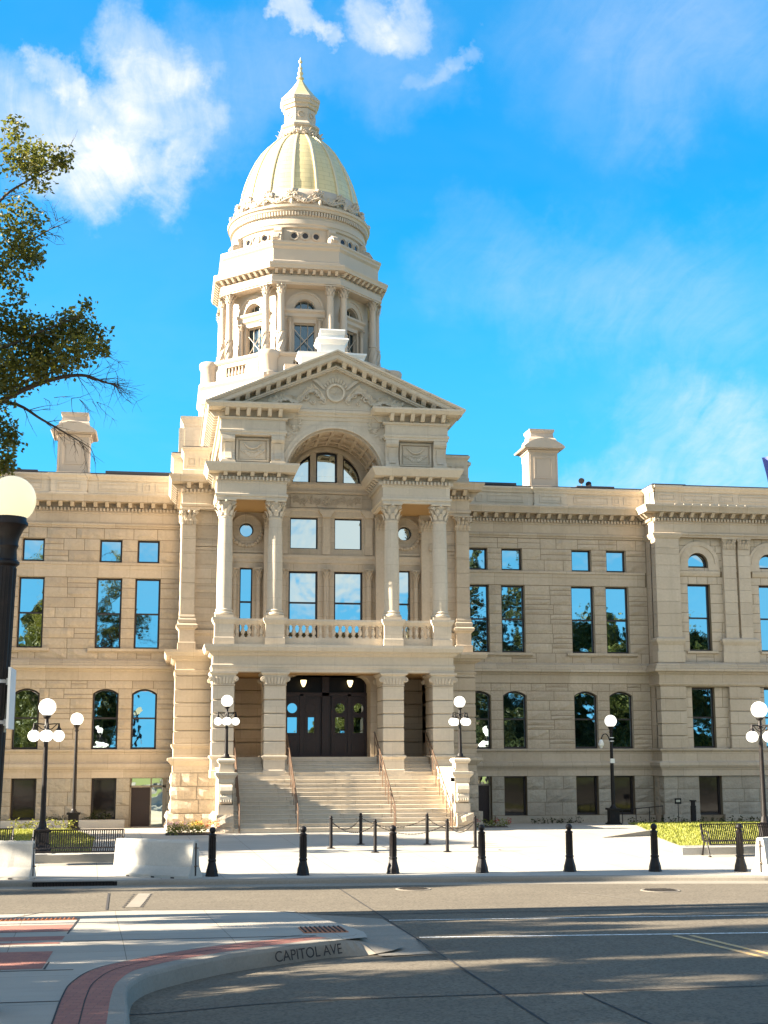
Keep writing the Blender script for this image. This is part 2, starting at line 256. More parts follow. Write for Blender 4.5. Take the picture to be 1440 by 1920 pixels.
# ------------------------------------------------------------------ mesh helpers
class MB:
    def __init__(s): s.v = []; s.f = []; s.xf = None
    def add(s, vs, fs):
        o = len(s.v)
        if s.xf: vs = [s.xf(p) for p in vs]
        s.v.extend(vs); s.f.extend([tuple(i + o for i in f) for f in fs])
    def box(s, x0, x1, y0, y1, z0, z1):
        if x0 > x1: x0, x1 = x1, x0
        if y0 > y1: y0, y1 = y1, y0
        s.add([(x0, y0, z0), (x1, y0, z0), (x1, y1, z0), (x0, y1, z0), (x0, y0, z1), (x1, y0, z1), (x1, y1, z1), (x0, y1, z1)],
              [(0, 3, 2, 1), (4, 5, 6, 7), (0, 1, 5, 4), (1, 2, 6, 5), (2, 3, 7, 6), (3, 0, 4, 7)])
    def hexa(s, b, t): s.add(list(b) + list(t), [(0, 3, 2, 1), (4, 5, 6, 7), (0, 1, 5, 4), (1, 2, 6, 5), (2, 3, 7, 6), (3, 0, 4, 7)])
    def poly(s, pts): s.add(list(pts), [tuple(range(len(pts)))])
    def prism(s, pts, axis, a, b):          # pts in the two other axes
        def P(p, h): return {'x': (h, p[0], p[1]), 'y': (p[0], h, p[1]), 'z': (p[0], p[1], h)}[axis]
        n = len(pts)
        s.add([P(p, a) for p in pts] + [P(p, b) for p in pts], [tuple(range(n)), tuple(range(2 * n - 1, n - 1, -1))] + [(i, i + n, (i + 1) % n + n, (i + 1) % n) for i in range(n)])
    def lathe(s, prof, cx=0, cy=0, seg=16, a0=0.0, full=2 * PI, squash=1.0):
        n = seg if full > 6.28 else seg + 1; vs = []; fs = []
        for r, z in prof:
            for i in range(n):
                a = a0 + full * i / seg; vs.append((cx + r * math.cos(a), cy + r * math.sin(a) * squash, z))
        for j in range(len(prof) - 1):
            for i in range(seg):
                k = (i + 1) % n; fs.append((j * n + i, j * n + k, (j + 1) * n + k, (j + 1) * n + i))
        if full > 6.28:
            if prof[0][0] > 1e-4: fs.append(tuple(range(n - 1, -1, -1)))
            if prof[-1][0] > 1e-4: fs.append(tuple((len(prof) - 1) * n + i for i in range(n)))
        s.add(vs, fs)
    def sphere(s, c, r, seg=20, rings=12, sx=1, sy=1, sz=1):
        vs = [(c[0], c[1], c[2] - r * sz)]; fs = []
        for j in range(1, rings):
            ph = -PI / 2 + PI * j / rings
            for i in range(seg):
                a = 2 * PI * i / seg; vs.append((c[0] + r * sx * math.cos(ph) * math.cos(a), c[1] + r * sy * math.cos(ph) * math.sin(a), c[2] + r * sz * math.sin(ph)))
        vs.append((c[0], c[1], c[2] + r * sz)); L = len(vs) - 1
        for i in range(seg):
            k = (i + 1) % seg; fs.append((0, 1 + k, 1 + i)); fs.append((L, L - seg + i, L - seg + k))
        for j in range(rings - 2):
            for i in range(seg):
                k = (i + 1) % seg; a = 1 + j * seg; fs.append((a + i, a + k, a + seg + k, a + seg + i))
        s.add(vs, fs)
    def tube(s, pts, rad, seg=8, cap=True):
        pts = [Vector(p) for p in pts]; n = len(pts); rad = rad if isinstance(rad, (list, tuple)) else [rad] * n
        vs = []; fs = []; ref = None
        for i, p in enumerate(pts):
            d = (pts[min(i + 1, n - 1)] - pts[max(i - 1, 0)]).normalized()
            if ref is None: ref = Vector((0, 0, 1)) if abs(d.z) < 0.9 else Vector((1, 0, 0))
            u = d.cross(ref); u = u.normalized() if u.length > 1e-6 else d.orthogonal().normalized(); v = d.cross(u); ref = -v if False else ref
            for k in range(seg):
                a = 2 * PI * k / seg; q = p + (u * math.cos(a) + v * math.sin(a)) * rad[i]; vs.append(tuple(q))
        for i in range(n - 1):
            for k in range(seg):
                l = (k + 1) % seg; fs.append((i * seg + k, (i + 1) * seg + k, (i + 1) * seg + l, i * seg + l))
        if cap: fs.append(tuple(range(seg))); fs.append(tuple((n - 1) * seg + k for k in range(seg - 1, -1, -1)))
        s.add(vs, fs)
    def sweep(s, path, prof, closed=False, cap=True):
        """profile (out, z) carried along a plan path; out is to the right of the way the path runs"""
        n = len(path); offs = []
        for i in range(n):
            a = path[i - 1] if (closed or i > 0) else None; b = path[(i + 1) % n] if (closed or i < n - 1) else None; p = path[i]
            def nrm(q, r):
                dx, dy = r[0] - q[0], r[1] - q[1]; l = math.hypot(dx, dy); return (dy / l, -dx / l)
            if a is None: o = nrm(p, b)
            elif b is None: o = nrm(a, p)
            else:
                n0, n1 = nrm(a, p), nrm(p, b); d = 1 + n0[0] * n1[0] + n0[1] * n1[1]; o = ((n0[0] + n1[0]) / d, (n0[1] + n1[1]) / d)
            offs.append(o)
        k = len(prof); vs = [(path[i][0] + offs[i][0] * d, path[i][1] + offs[i][1] * d, z) for i in range(n) for d, z in prof]; fs = []
        for i in range(n if closed else n - 1):
            j = (i + 1) % n
            for q in range(k - 1): fs.append((i * k + q, i * k + q + 1, j * k + q + 1, j * k + q))
        if cap and not closed: fs.append(tuple(range(k - 1, -1, -1))); fs.append(tuple((n - 1) * k + q for q in range(k)))
        s.add(vs, fs)
    def dentils(s, path, d0, d1, z0, z1, pitch, wdt, closed=False, taper=0.0, trim=0.0):
        n = len(path)
        for i in range(n if closed else n - 1):
            a = Vector(path[i]); b = Vector(path[(i + 1) % n]); d = b - a; L = d.length
            if L < pitch * 0.6: continue
            d.normalize(); o = Vector((d.y, -d.x)); c = max(1, int(round((L + 2 * trim) / pitch)))
            for q in range(c):
                m_ = a + d * (-trim + (q + 0.5) * (L + 2 * trim) / c); h = d * (wdt / 2)
                def P(sg, dd, z): w_ = m_ + h * sg + o * dd; return (w_.x, w_.y, z)
                s.hexa([P(-1, d1 - taper, z0), P(1, d1 - taper, z0), P(1, d0, z0), P(-1, d0, z0)], [P(-1, d1, z1), P(1, d1, z1), P(1, d0, z1), P(-1, d0, z1)])
    def build(s, name, mt, parent=None, smooth=False):
        me = bpy.data.meshes.new(name); me.from_pydata(s.v, [], s.f); me.materials.append(mt if not isinstance(mt, str) else M(mt))
        if smooth: me.polygons.foreach_set('use_smooth', [True] * len(me.polygons))
        me.validate(); me.update()
        o = bpy.data.objects.new(name, me); col.objects.link(o)
        if parent: o.parent = parent
        return o
def smooth_by_angle(o, ang=40):
    me = o.data; me.polygons.foreach_set('use_smooth', [True] * len(me.polygons)); me.set_sharp_from_angle(angle=R(ang)); return o
def tag(o, label=None, cat=None, group=None, kind=None):
    if label: o['label'] = label
    if cat: o['category'] = cat
    if group: o['group'] = group
    if kind: o['kind'] = kind
    return o
def empty(name, loc=(0, 0, 0), rz=0.0):
    o = bpy.data.objects.new(name, None); col.objects.link(o); o.location = loc; o.rotation_euler = (0, 0, rz); o.empty_display_size = 0.2; return o
def copy_tree(o, parent=None):
    c = o.copy(); col.objects.link(c)
    if parent: c.parent = parent
    for ch in list(o.children): copy_tree(ch, c)
    return c
def struct(o): o['kind'] = 'structure'; return o
def spline(pts, n=8):
    P = [Vector(p) for p in pts]; out = []
    for i in range(len(P) - 1):
        a = P[max(i - 1, 0)]; b = P[i]; c = P[i + 1]; d = P[min(i + 2, len(P) - 1)]
        for k in range(n):
            u = k / n; out.append(0.5 * ((2 * b) + (c - a) * u + (2 * a - 5 * b + 4 * c - d) * u * u + (3 * b - a - 3 * c + d) * u ** 3))
    out.append(P[-1]); return out

# wall sheet with openings, reveals included; holes: (x0, x1, z0, z1, kind, rise) kind None | 'arch'
def arch_pts(x0, x1, zt, rise, n=12):
    w_ = (x1 - x0) / 2; cx = (x0 + x1) / 2
    if rise >= w_ - 1e-6: return [(cx - w_ * math.cos(PI * i / n), zt - rise + rise * math.sin(PI * i / n)) for i in range(n + 1)]
    r = (w_ * w_ + rise * rise) / (2 * rise); a = math.asin(w_ / r); cz = zt - r
    return [(cx + r * math.sin(-a + 2 * a * i / n), cz + r * math.cos(-a + 2 * a * i / n)) for i in range(n + 1)]
def wall(mb, x0, x1, z0, z1, y, holes=(), depth=0.3):
    xs = sorted({x0, x1} | {h[i] for h in holes for i in (0, 1) if x0 < h[i] < x1}); zs = sorted({z0, z1} | {h[i] for h in holes for i in (2, 3) if z0 < h[i] < z1})
    for i in range(len(xs) - 1):
        for j in range(len(zs) - 1):
            cx = (xs[i] + xs[i + 1]) / 2; cz = (zs[j] + zs[j + 1]) / 2
            if any(h[0] < cx < h[1] and h[2] < cz < h[3] for h in holes): continue
            mb.poly([(xs[i], y, zs[j]), (xs[i + 1], y, zs[j]), (xs[i + 1], y, zs[j + 1]), (xs[i], y, zs[j + 1])])
    for h in holes: reveal(mb, h, y, depth)
def reveal(mb, h, y, depth, sill=True):
    a, b, c, d = h[:4]; rise = h[4] if len(h) > 4 else 0
    top = arch_pts(a, b, d, rise) if rise else [(a, d), (b, d)]
    loop = [(a, c)] + top + [(b, c)]
    for p, q in zip(loop[:-1], loop[1:]): mb.poly([(p[0], y, p[1]), (p[0], y + depth, p[1]), (q[0], y + depth, q[1]), (q[0], y, q[1])])
    if sill: mb.poly([(b, y, c), (b, y + depth, c), (a, y + depth, c), (a, y, c)])
    if rise:
        n = len(top) // 2
        mb.poly([(a, y, d)] + [(p[0], y, p[1]) for p in reversed(top[:n + 1])][::1]); mb.poly([(b, y, d)] + [(p[0], y, p[1]) for p in reversed(top[n:])])

# coursed stone blocks as real stones, each with a face of its own
def ashlar(mb, x0, x1, z0, z1, y, holes=(), course=0.42, wmin=0.7, wmax=1.5, bulge=0.05, gap=0.022, base=0.02, split=0.3, flat=False, yfun=None):
    cuts = sorted({z0, z1} | {h[i] for h in holes for i in (2, 3) if z0 + 0.08 < h[i] < z1 - 0.08 and h[1] > x0 and h[0] < x1}); rows = []
    for a, b in zip(cuts[:-1], cuts[1:]):
        n = max(1, int(round((b - a) / course)))
        rows += [(a + (b - a) * i / n, a + (b - a) * (i + 1) / n) for i in range(n)]
    for a, b in rows:
        segs = [(x0, x1)]
        for h in holes:
            if h[3] > a + 0.02 and h[2] < b - 0.02:
                ns = []
                for p, q in segs:
                    if h[1] <= p or h[0] >= q: ns.append((p, q)); continue
                    if h[0] > p: ns.append((p, h[0]))
                    if h[1] < q: ns.append((h[1], q))
                segs = ns
        for p, q in segs:
            x = p
            while x < q - 0.01:
                w_ = random.uniform(wmin, wmax)
                if q - x - w_ < wmin * 0.6: w_ = q - x
                parts = [(x, x + w_, a, b)]
                if b - a > 0.3 and w_ > 0.6 and random.random() < split:
                    mz = (a + b) / 2 + random.uniform(-.03, .03); parts = [(x, x + w_, a, mz), (x, x + w_, mz, b)]
                for u0, u1, v0, v1 in parts: stone(mb, u0 + gap / 2, u1 - gap / 2, v0 + gap / 2, v1 - gap / 2, y, bulge, base, flat, min(p + 0.001, u0) if False else None)
                x += w_
def stone(mb, u0, u1, v0, v1, y, bulge, base, flat, _=None):
    if u1 - u0 < 0.02 or v1 - v0 < 0.02: return
    if flat:
        c = 0.008; d = base
        vs = [(u0, y, v0), (u1, y, v0), (u1, y, v1), (u0, y, v1), (u0 + c, y - d, v0 + c), (u1 - c, y - d, v0 + c), (u1 - c, y - d, v1 - c), (u0 + c, y - d, v1 - c)]
        mb.add(vs, [(4, 5, 6, 7), (0, 1, 5, 4), (1, 2, 6, 5), (2, 3, 7, 6), (3, 0, 4, 7)]); return
    nx = max(2, min(6, int((u1 - u0) / 0.22))); nz = max(2, min(4, int((v1 - v0) / 0.13))); vs = []; fs = []
    am = bulge * random.choice((0.35, 0.6, 0.8, 1.0, 1.3)); tilt = random.uniform(-.4, .4)
    for j in range(nz + 1):
        for i in range(nx + 1):
            e = i in (0, nx) or j in (0, nz)
            d = base * 0.5 if e else base + am * (0.55 + random.uniform(-.4, .5) + tilt * (i / nx - 0.5))
            jx = 0 if e else random.uniform(-.02, .02)
            vs.append((u0 + (u1 - u0) * i / nx + jx, y - d, v0 + (v1 - v0) * j / nz + (0 if e else random.uniform(-.02, .02))))
    for j in range(nz):
        for i in range(nx):
            a = j * (nx + 1) + i; fs.append((a, a + 1, a + nx + 2, a + nx + 1))
    o = len(vs); ring = [i for i in range(nx + 1)] + [(j + 1) * (nx + 1) - 1 for j in range(1, nz + 1)] + [nz * (nx + 1) + i for i in range(nx - 1, -1, -1)] + [j * (nx + 1) for j in range(nz - 1, 0, -1)]
    back = [(vs[i][0], y + 0.01, vs[i][2]) for i in ring]; n = len(ring)
    for i in range(n): fs.append((ring[(i + 1) % n], ring[i], o + i, o + (i + 1) % n))
    mb.add(vs + back, fs)
def course_block(mb, x0, x1, y0, y1, z0, z1, ch=0.03):
    mb.sweep([(x0, y0), (x1, y0), (x1, y1), (x0, y1)], [(-0.02 - ch, z1), (-ch, z1), (0, z1 - ch), (0, z0 + ch), (-ch, z0), (-0.02 - ch, z0)], True)

# carved leaf: a bent blade, used for capitals and scroll work
def leaf(mb, p, out, upv, ln, wd, curl=0.5):
    p = Vector(p); o = Vector(out).normalized(); u = Vector(upv).normalized(); sd_ = o.cross(u).normalized()
    vs = []; n = 4
    for i in range(n + 1):
        tt = i / n; wv = wd * (0.55 + 0.9 * tt * (1 - tt) * 2) * (1 - 0.55 * tt ** 3)
        c = p + u * (ln * tt) + o * (ln * (0.10 + curl * tt * tt))
        if tt > 0.75: c -= u * ln * 0.12
        vs += [tuple(c - sd_ * wv / 2), tuple(c + o * wd * 0.16), tuple(c + sd_ * wv / 2)]
    fs = []
    for i in range(n):
        a = 3 * i; fs += [(a, a + 1, a + 4, a + 3), (a + 1, a + 2, a + 5, a + 4)]
    mb.add(vs, fs)
def volute(mb, c, nrm, r, th, turns=1.6):
    c = Vector(c); n = Vector(nrm).normalized(); u = Vector((0, 0, 1)); s_ = n.cross(u).normalized(); pts = []; k = int(14 * turns)
    for i in range(k + 1):
        a = 2 * PI * turns * i / k; rr_ = r * (1 - 0.85 * i / k); pts.append(c + s_ * (rr_ * math.cos(a)) + u * (rr_ * math.sin(a)) + n * (th * 0.8 * i / k))
    mb.tube([tuple(p) for p in pts], th, 5)
def capital(mb, cx, cy, z0, z1, r, half, front=0.0, full=True):
    h = z1 - z0
    mb.lathe([(r * 1.02, z0), (r * 1.10, z0 + 0.03 * h), (r * 0.98, z0 + 0.06 * h), (r * 0.95, z0 + 0.4 * h), (r * 1.15, z0 + 0.72 * h), (r * 1.38, z0 + 0.86 * h)], cx, cy, 14)
    for k in range(8):
        a = 2 * PI * k / 8 + front
        leaf(mb, (cx + r * math.cos(a), cy + r * math.sin(a), z0 + 0.06 * h), (math.cos(a), math.sin(a), 0), (0, 0, 1), 0.40 * h, r * 0.80, 0.45)
        a += PI / 8
        leaf(mb, (cx + r * 0.98 * math.cos(a), cy + r * 0.98 * math.sin(a), z0 + 0.30 * h), (math.cos(a), math.sin(a), 0), (0, 0, 1), 0.42 * h, r * 0.75, 0.5)
    for sx_ in (-1, 1):
        for sy_ in (-1, 1):
            d = Vector((sx_, sy_, 0)).normalized(); c = Vector((cx, cy, z0 + 0.76 * h)) + d * (half * 1.12)
            volute(mb, c, (d.y * 0 + sx_ * 0.0, sy_, 0), 0.13 * h, 0.035 * h); volute(mb, c, (sx_, 0, 0), 0.13 * h, 0.035 * h)
            mb.tube([(cx + d.x * r, cy + d.y * r, z0 + 0.5 * h), tuple(c + Vector((0, 0, 0.10 * h)))], 0.04 * h, 5)
    for d in ((0, -1), (1, 0), (-1, 0), (0, 1)): mb.sphere((cx + d[0] * half * 1.0, cy + d[1] * half * 1.0, z0 + 0.88 * h), 0.09 * h, 8, 6)
    mb.sweep([(cx - half, cy - half), (cx + half, cy - half), (cx + half, cy + half), (cx - half, cy + half)], [(-half, z1), (0.10 * half, z1), (0.10 * half, z1 - 0.04 * h), (0.02, z1 - 0.10 * h), (-half, z1 - 0.10 * h)], True)
def rect(x0, x1, y0, y1): return [(x0, y0), (x1, y0), (x1, y1), (x0, y1)]
def scrolls(mb, pts, y, r, flip=1):
    for i, (x, z) in enumerate(pts):
        volute(mb, (x, y, z), (0, -1, 0), r, r * 0.17, 1.7)
        for k in range(5):
            a = 2 * PI * k / 5 + i; leaf(mb, (x + r * 0.8 * math.cos(a), y, z + r * 0.8 * math.sin(a)), (0, -1, 0), (math.cos(a + flip * 0.9), 0, math.sin(a + flip * 0.9)), r * 0.8, r * 0.42, 0.15)
# ------------------------------------------------------------------ the capitol
B = tag(empty('capitol_building'), 'tan sandstone capitol with gold ribbed dome, columned portico and pedimented entrance', 'capitol')
MIR = {1: None, -1: (lambda p: (-p[0], p[1], p[2]))}
def mb(sx=1):
    q = MB(); q.xf = MIR[sx]; return q
def window(h, y, sx=1, rail=None, pane='coated window glass', fw=0.075, inset=0.20, parent=None, name='window', bars=()):
    a, b, c, d = h[:4]; rise = h[4] if len(h) > 4 else 0; yo = y + inset
    o = [(a, c)] + (arch_pts(a, b, d, rise) if rise else [(a, d), (b, d)]) + [(b, c)]
    i = [(a + fw, c + fw * 1.2)] + (arch_pts(a + fw, b - fw, d - fw, rise * (1 - 2 * fw / (b - a))) if rise else [(a + fw, d - fw), (b - fw, d - fw)]) + [(b - fw, c + fw * 1.2)]
    q = mb(sx); n = len(o)
    for k in range(n):
        l = (k + 1) % n
        q.poly([(o[k][0], yo, o[k][1]), (o[l][0], yo, o[l][1]), (i[l][0], yo, i[l][1]), (i[k][0], yo, i[k][1])])
        q.poly([(i[k][0], yo, i[k][1]), (i[l][0], yo, i[l][1]), (i[l][0], yo + 0.07, i[l][1]), (i[k][0], yo + 0.07, i[k][1])])
    if rail: q.box(a + fw, b - fw, yo + 0.005, yo + 0.06, rail - 0.035, rail + 0.035)
    for bx in bars: q.box(bx - 0.02, bx + 0.02, yo + 0.01, yo + 0.05, c + fw, d - fw)
    f = q.build(name, 'dark bronze frame', parent or B)
    p = mb(sx)
    zs = [c, rail, d] if rail else [c, d]
    if rise or not rail: p.poly([(x, yo + 0.05 + random.uniform(-.002, .002), z) for x, z in i])
    else:
        for k in range(2):
            e = random.uniform(-.006, .006); g = random.uniform(-.004, .004)
            p.poly([(a + fw, yo + 0.055 + e, zs[k]), (b - fw, yo + 0.055 - e, zs[k]), (b - fw, yo + 0.055 - e + g, zs[k + 1]), (a + fw, yo + 0.055 + e + g, zs[k + 1])])
    p.build('pane', pane, f); return f
def panel(q, x0, x1, z0, z1, y, w_=0.045, pr=0.03):
    for a, b, c, d in ((x0, x1, z0, z0 + w_), (x0, x1, z1 - w_, z1), (x0, x0 + w_, z0 + w_, z1 - w_), (x1 - w_, x1, z0 + w_, z1 - w_)): q.box(a, b, y - pr, y + 0.02, c, d)
    q.box(x0 + w_ * 2.4, x1 - w_ * 2.4, y - pr * 0.5, y + 0.02, z0 + w_ * 2.4, z1 - w_ * 2.4)

SMALL = [(6.86, 7.80, 11.29, 12.30), (8.46, 9.41, 11.29, 12.30), (11.75, 12.68, 11.29, 12.30), (13.40, 14.33, 11.29, 12.30)]
MAIN = [(6.78, 7.85, 7.56, 10.62), (8.42, 9.50, 7.56, 10.62), (11.69, 12.76, 7.56, 10.62), (13.32, 14.40, 7.56, 10.62)]
GRND = [(6.80, 7.86, 3.31, 5.86, 0.20), (8.42, 9.50, 3.31, 5.86, 0.20), (11.70, 12.78, 3.31, 5.86, 0.20), (13.35, 14.44, 3.31, 5.86, 0.20)]
BASE = [(6.32, 7.83, 0.05, 2.12), (8.40, 9.42, 0.42, 2.12), (11.68, 12.70, 0.42, 2.12), (13.30, 14.38, 0.42, 2.12)]
PV = -1.24
WPATH = [(5.96, 0.0), (15.31, 0.0), (15.31, PV), (23.6, PV), (23.6, 2.0)]
ENT = [(-.3, 14.22), (.62, 14.19), (.62, 14.13), (.56, 14.02), (.52, 13.92), (.52, 13.88), (.02, 13.87), (.02, 13.66), (.08, 13.655), (.08, 13.5), (.09, 13.46), (.08, 13.42), (.05, 13.41), (.05, 12.99), (.13, 12.96), (.13, 12.90), (.06, 12.86), (.06, 12.795), (-.02, 12.78)]
def entab(q, path, prof, mod, den, mp=0.5, mw=0.16, dp=0.15, dw=0.075, closed=False):
    q.sweep(path, prof, closed)
    if mod: q.dentils(path, mod[0] - 0.01, mod[1], mod[2], mod[3], mp, mw, closed, taper=(mod[1] - mod[0]) * 0.45, trim=mod[0])
    if den: q.dentils(path, den[0] - 0.01, den[1], den[2], den[3], dp, dw, closed, trim=den[0])
for sx in (1, -1):
    # wing wall: mortar sheet with openings, stones laid on it
    hs = SMALL + MAIN + GRND
    q = mb(sx); wall(q, 5.9, 15.31, 3.25, 12.82, 0.0, hs, 0.30); q.build('wing_wall', 'joint mortar', B)
    q = mb(sx)
    for h in hs: reveal(q, (h[0] + .003, h[1] - .003, h[2] + .003, h[3] - .003) + tuple(h[4:]), -.004, 0.29)
    q.build('window_reveal', 'dressed sandstone', B)
    q = mb(sx)
    for z0, z1, hh, cs_ in ((3.31, 6.2, GRND, .40), (7.1, 10.62, MAIN, .44), (11.28, 12.78, SMALL, .46)):
        q = mb(sx); ashlar(q, 5.96, 15.29, z0, z1, 0.0, hh, cs_, 0.6, 1.35, 0.06); q.build('stonework', 'rock faced sandstone', B)
    q = mb(sx); wall(q, 5.9, 15.31, -0.2, 2.15, -0.06, BASE, 0.45); q.build('basement_wall', 'joint mortar', B)
    q = mb(sx); ashlar(q, 5.96, 15.25, 0.0, 2.12, -0.06, BASE, 0.5, 0.7, 1.2, 0.07, split=0.0); q.box(7.95, 15.25, -0.26, -0.06, -0.2, 0.40)
    q.build('basement_stones', 'basement sandstone', B)
    q = mb(sx)
    q.sweep(WPATH, [(0, 3.315), (.16, 3.30), (.16, 3.24), (.12, 3.20), (.06, 3.16), (.05, 2.78), (.12, 2.74), (.24, 2.70), (.24, 2.58), (.2, 2.52), (.14, 2.44), (.12, 2.39), (.09, 2.38), (.09, 2.125), (.04, 2.12)])
    q.build('water_table', 'dressed sandstone', B)
    q = mb(sx)
    q.sweep(WPATH, [(0, 7.12), (.06, 7.09), (.2, 7.02), (.2, 6.95), (.26, 6.93), (.26, 6.84), (.31, 6.82), (.31, 6.71), (.14, 6.67), (.11, 6.60), (.05, 6.57), (.05, 6.22), (0, 6.2)])
    q.build('string_course', 'dressed sandstone', B)
    q = mb(sx); q.sweep([(5.96, 0.0), (15.2, 0.0)], [(0, 11.29), (.10, 11.27), (.10, 11.18), (.06, 11.13), (.06, 11.02), (.035, 10.96), (.035, 10.64), (0, 10.625)])
    for x0, x1 in ((6.5, 9.78), (11.4, 14.7)): q.sweep([(x0, 0.0), (x1, 0.0)], [(0, 7.57), (.17, 7.56), (.17, 7.46), (.10, 7.40), (0, 7.38)])
    q.build('sill_course', 'dressed sandstone', B)
    q = mb(sx); entab(q, WPATH, ENT, (.02, .47, 13.68, 13.865), (.08, .20, 13.51, 13.64)); q.build('wing_cornice', 'dressed sandstone', B)
    q = mb(sx)
    q.sweep(WPATH, [(-.45, 15.16), (.12, 15.15), (.12, 15.08), (.03, 14.98), (.0, 14.90), (-.06, 14.89), (-.06, 14.33), (.04, 14.30), (.04, 14.19), (-.3, 14.19)])
    for x0, x1 in ((6.35, 7.1), (7.3, 7.65), (7.85, 9.55), (11.95, 13.6), (13.8, 14.15), (14.35, 15.1)): panel(q, x0, x1, 14.45, 14.80, 0.06)
    q.sweep([(10.05, 0.06), (10.05, -.03), (11.6, -.03), (11.6, 0.06)], [(-.2, 15.17), (.14, 15.16), (.14, 15.09), (.05, 14.98), (.03, 14.90), (0, 14.89), (0, 14.36), (.06, 14.33), (.06, 14.20)]); panel(q, 10.3, 11.35, 14.45, 14.80, -0.03)
    q.sweep([(15.33, PV), (16.5, PV), (16.5, PV + .2)], [(0, 15.17), (.17, 15.16), (.17, 15.08), (.06, 14.98), (.04, 14.90), (0, 14.89), (0, 14.3), (.08, 14.20)])
    for x0, x1 in ((15.5, 16.35), (16.7, 18.2), (18.5, 19.2), (19.45, 21.0)): panel(q, x0, x1, 14.45, 14.80, PV + 0.06 - (0.06 if x0 < 15.6 else 0))
    for k in range(9): q.box(16.0 + k * .42 + .1, 16.0 + k * .42 + .15, PV - .60, PV - .55, 14.19, 14.23)
    q.build('parapet', 'pale sandstone', B)
    q = mb(sx); q.box(5.9, 15.5, 0.35, 9.0, 15.17, 15.30); q.box(6.4, 9.3, 0.30, 6.0, 15.30, 15.40); q.box(12.2, 14.0, 0.3, 4.0, 15.30, 15.36); q.box(15.30, 16.9, PV + .03, PV + 6, 15.165, 15.26); q.box(16.93, 23.6, PV + .05, PV + 6, 15.165, 15.235)
    q.build('roof_edge', 'roof metal', B)
    # block behind everything, so that the building has depth
    q = mb(sx); q.box(5.9, 15.31, 0.5, 14, -0.2, 15.2); q.box(0, 5.9, -2.3, 14, -0.2, 15.0); q.box(15.31, 23.6, -0.7, 14, -0.2, 15.2); q.build('rear_mass', 'dressed sandstone', B)
    # end pavilion
    PW = [(16.87, 17.93, 7.64, 10.68), (20.30, 21.36, 7.64, 10.68)]; PA = [(16.92, 17.88, 11.44, 12.12, 0.48), (20.35, 21.31, 11.44, 12.12, 0.48)]; PG = [(16.87, 17.93, 3.32, 6.0), (20.30, 21.36, 3.32, 6.0)]; PB = [(16.95, 18.0, 0.42, 2.12), (20.30, 21.36, 0.42, 2.12)]
    q = mb(sx); wall(q, 16.3, 23.6, 3.2, 12.82, -1.0, PW + PA + PG, 0.28); q.build('pavilion_wall', 'joint mortar', B)
    q = mb(sx)
    for z0, z1, hh in ((3.33, 6.03, PG), (7.12, 11.02, PW), (11.27, 12.8, PA)): q = mb(sx); ashlar(q, 16.44, 23.4, z0, z1, -1.0, hh, 0.42, 0.35, 0.9, 0.02, split=0.1); q.build('stonework', 'carved sandstone', B)
    q = mb(sx)
    for (x0, x1) in ((15.31, 16.44), (18.55, 19.16), (19.28, 19.85)):
        q = mb(sx); zz_ = [8.2, 8.75, 9.3, 9.85, 10.4, 10.95, 11.5, 12.0, 12.28]
        for a, b in zip(zz_[:-1], zz_[1:]): course_block(q, x0, x1, PV if x0 < 16 else -1.2, -0.6, a + .004, b - .004, 0.006)
        q.build('pavilion_pilaster', 'carved sandstone', B)
    q = mb(sx)
    q.sweep([(15.31, 0), (15.31, PV), (16.44, PV), (16.44, -1)], [(0, 12.96), (.12, 12.95), (.12, 12.86), (.04, 12.74), (0, 12.72)]); course_block(q, 15.31, 16.44, PV, -.6, 12.285, 12.79, 0.006)
    q.build('pilaster_cap', 'carved sandstone', B)
    for (x0, x1) in ((15.31, 16.44), (18.42, 19.98)):
        q = mb(sx); yy = PV if x0 < 16 else -1.2
        q.sweep([(x0, -.6), (x0, yy), (x1, yy), (x1, -.6)], [(-.1, 8.24), (.03, 8.22), (.12, 8.16), (.12, 8.06), (.05, 7.92), (.03, 7.90), (.03, 7.60), (.07, 7.58), (.07, 7.12), (-.1, 7.12)]); q.build('pilaster_pedestal', 'carved sandstone', B)
    q = mb(sx)
    for x0, x1 in ((16.46, 18.42), (19.98, 23.4)): q.sweep([(x0, -1.0), (x1, -1.0)], [(0, 11.3), (.10, 11.28), (.10, 11.18), (.06, 11.06), (0, 11.02)]); q.sweep([(x0 + .25, -1.0), (x1 - .25 if x1 < 20 else 21.8, -1.0)], [(0, 7.65), (.12, 7.64), (.12, 7.54), (0, 7.50)]); q.sweep([(x0, -1.0), (x1, -1.0)], [(0, 3.34), (.14, 3.33), (.14, 3.24), (.03, 3.2)])
    q.build('sill_course', 'carved sandstone', B)
    for a in PA:
        q = mb(sx); cx = (a[0] + a[1]) / 2
        for r0, r1, pr in ((0.48, 0.80, .05), (0.80, 0.86, .09), (0.86, 1.0, .07)):
            for k in range(18):
                t0 = PI * k / 18; t1 = PI * (k + 1) / 18; P = lambda r, t_, y_: (cx - r * math.cos(t_), y_, 11.64 + r * math.sin(t_))
                q.hexa([P(r0, t0, -1 - pr), P(r1, t0, -1 - pr), P(r1, t0, -.98), P(r0, t0, -.98)], [P(r0, t1, -1 - pr), P(r1, t1, -1 - pr), P(r1, t1, -.98), P(r0, t1, -.98)])
        for s_ in (-1, 1): q.box(cx + s_ * .48, cx + s_ * 1.0, -1.07, -.98, 11.3, 11.64)
        q.build('window_arch', 'carved sandstone', B)
    q = mb(sx)
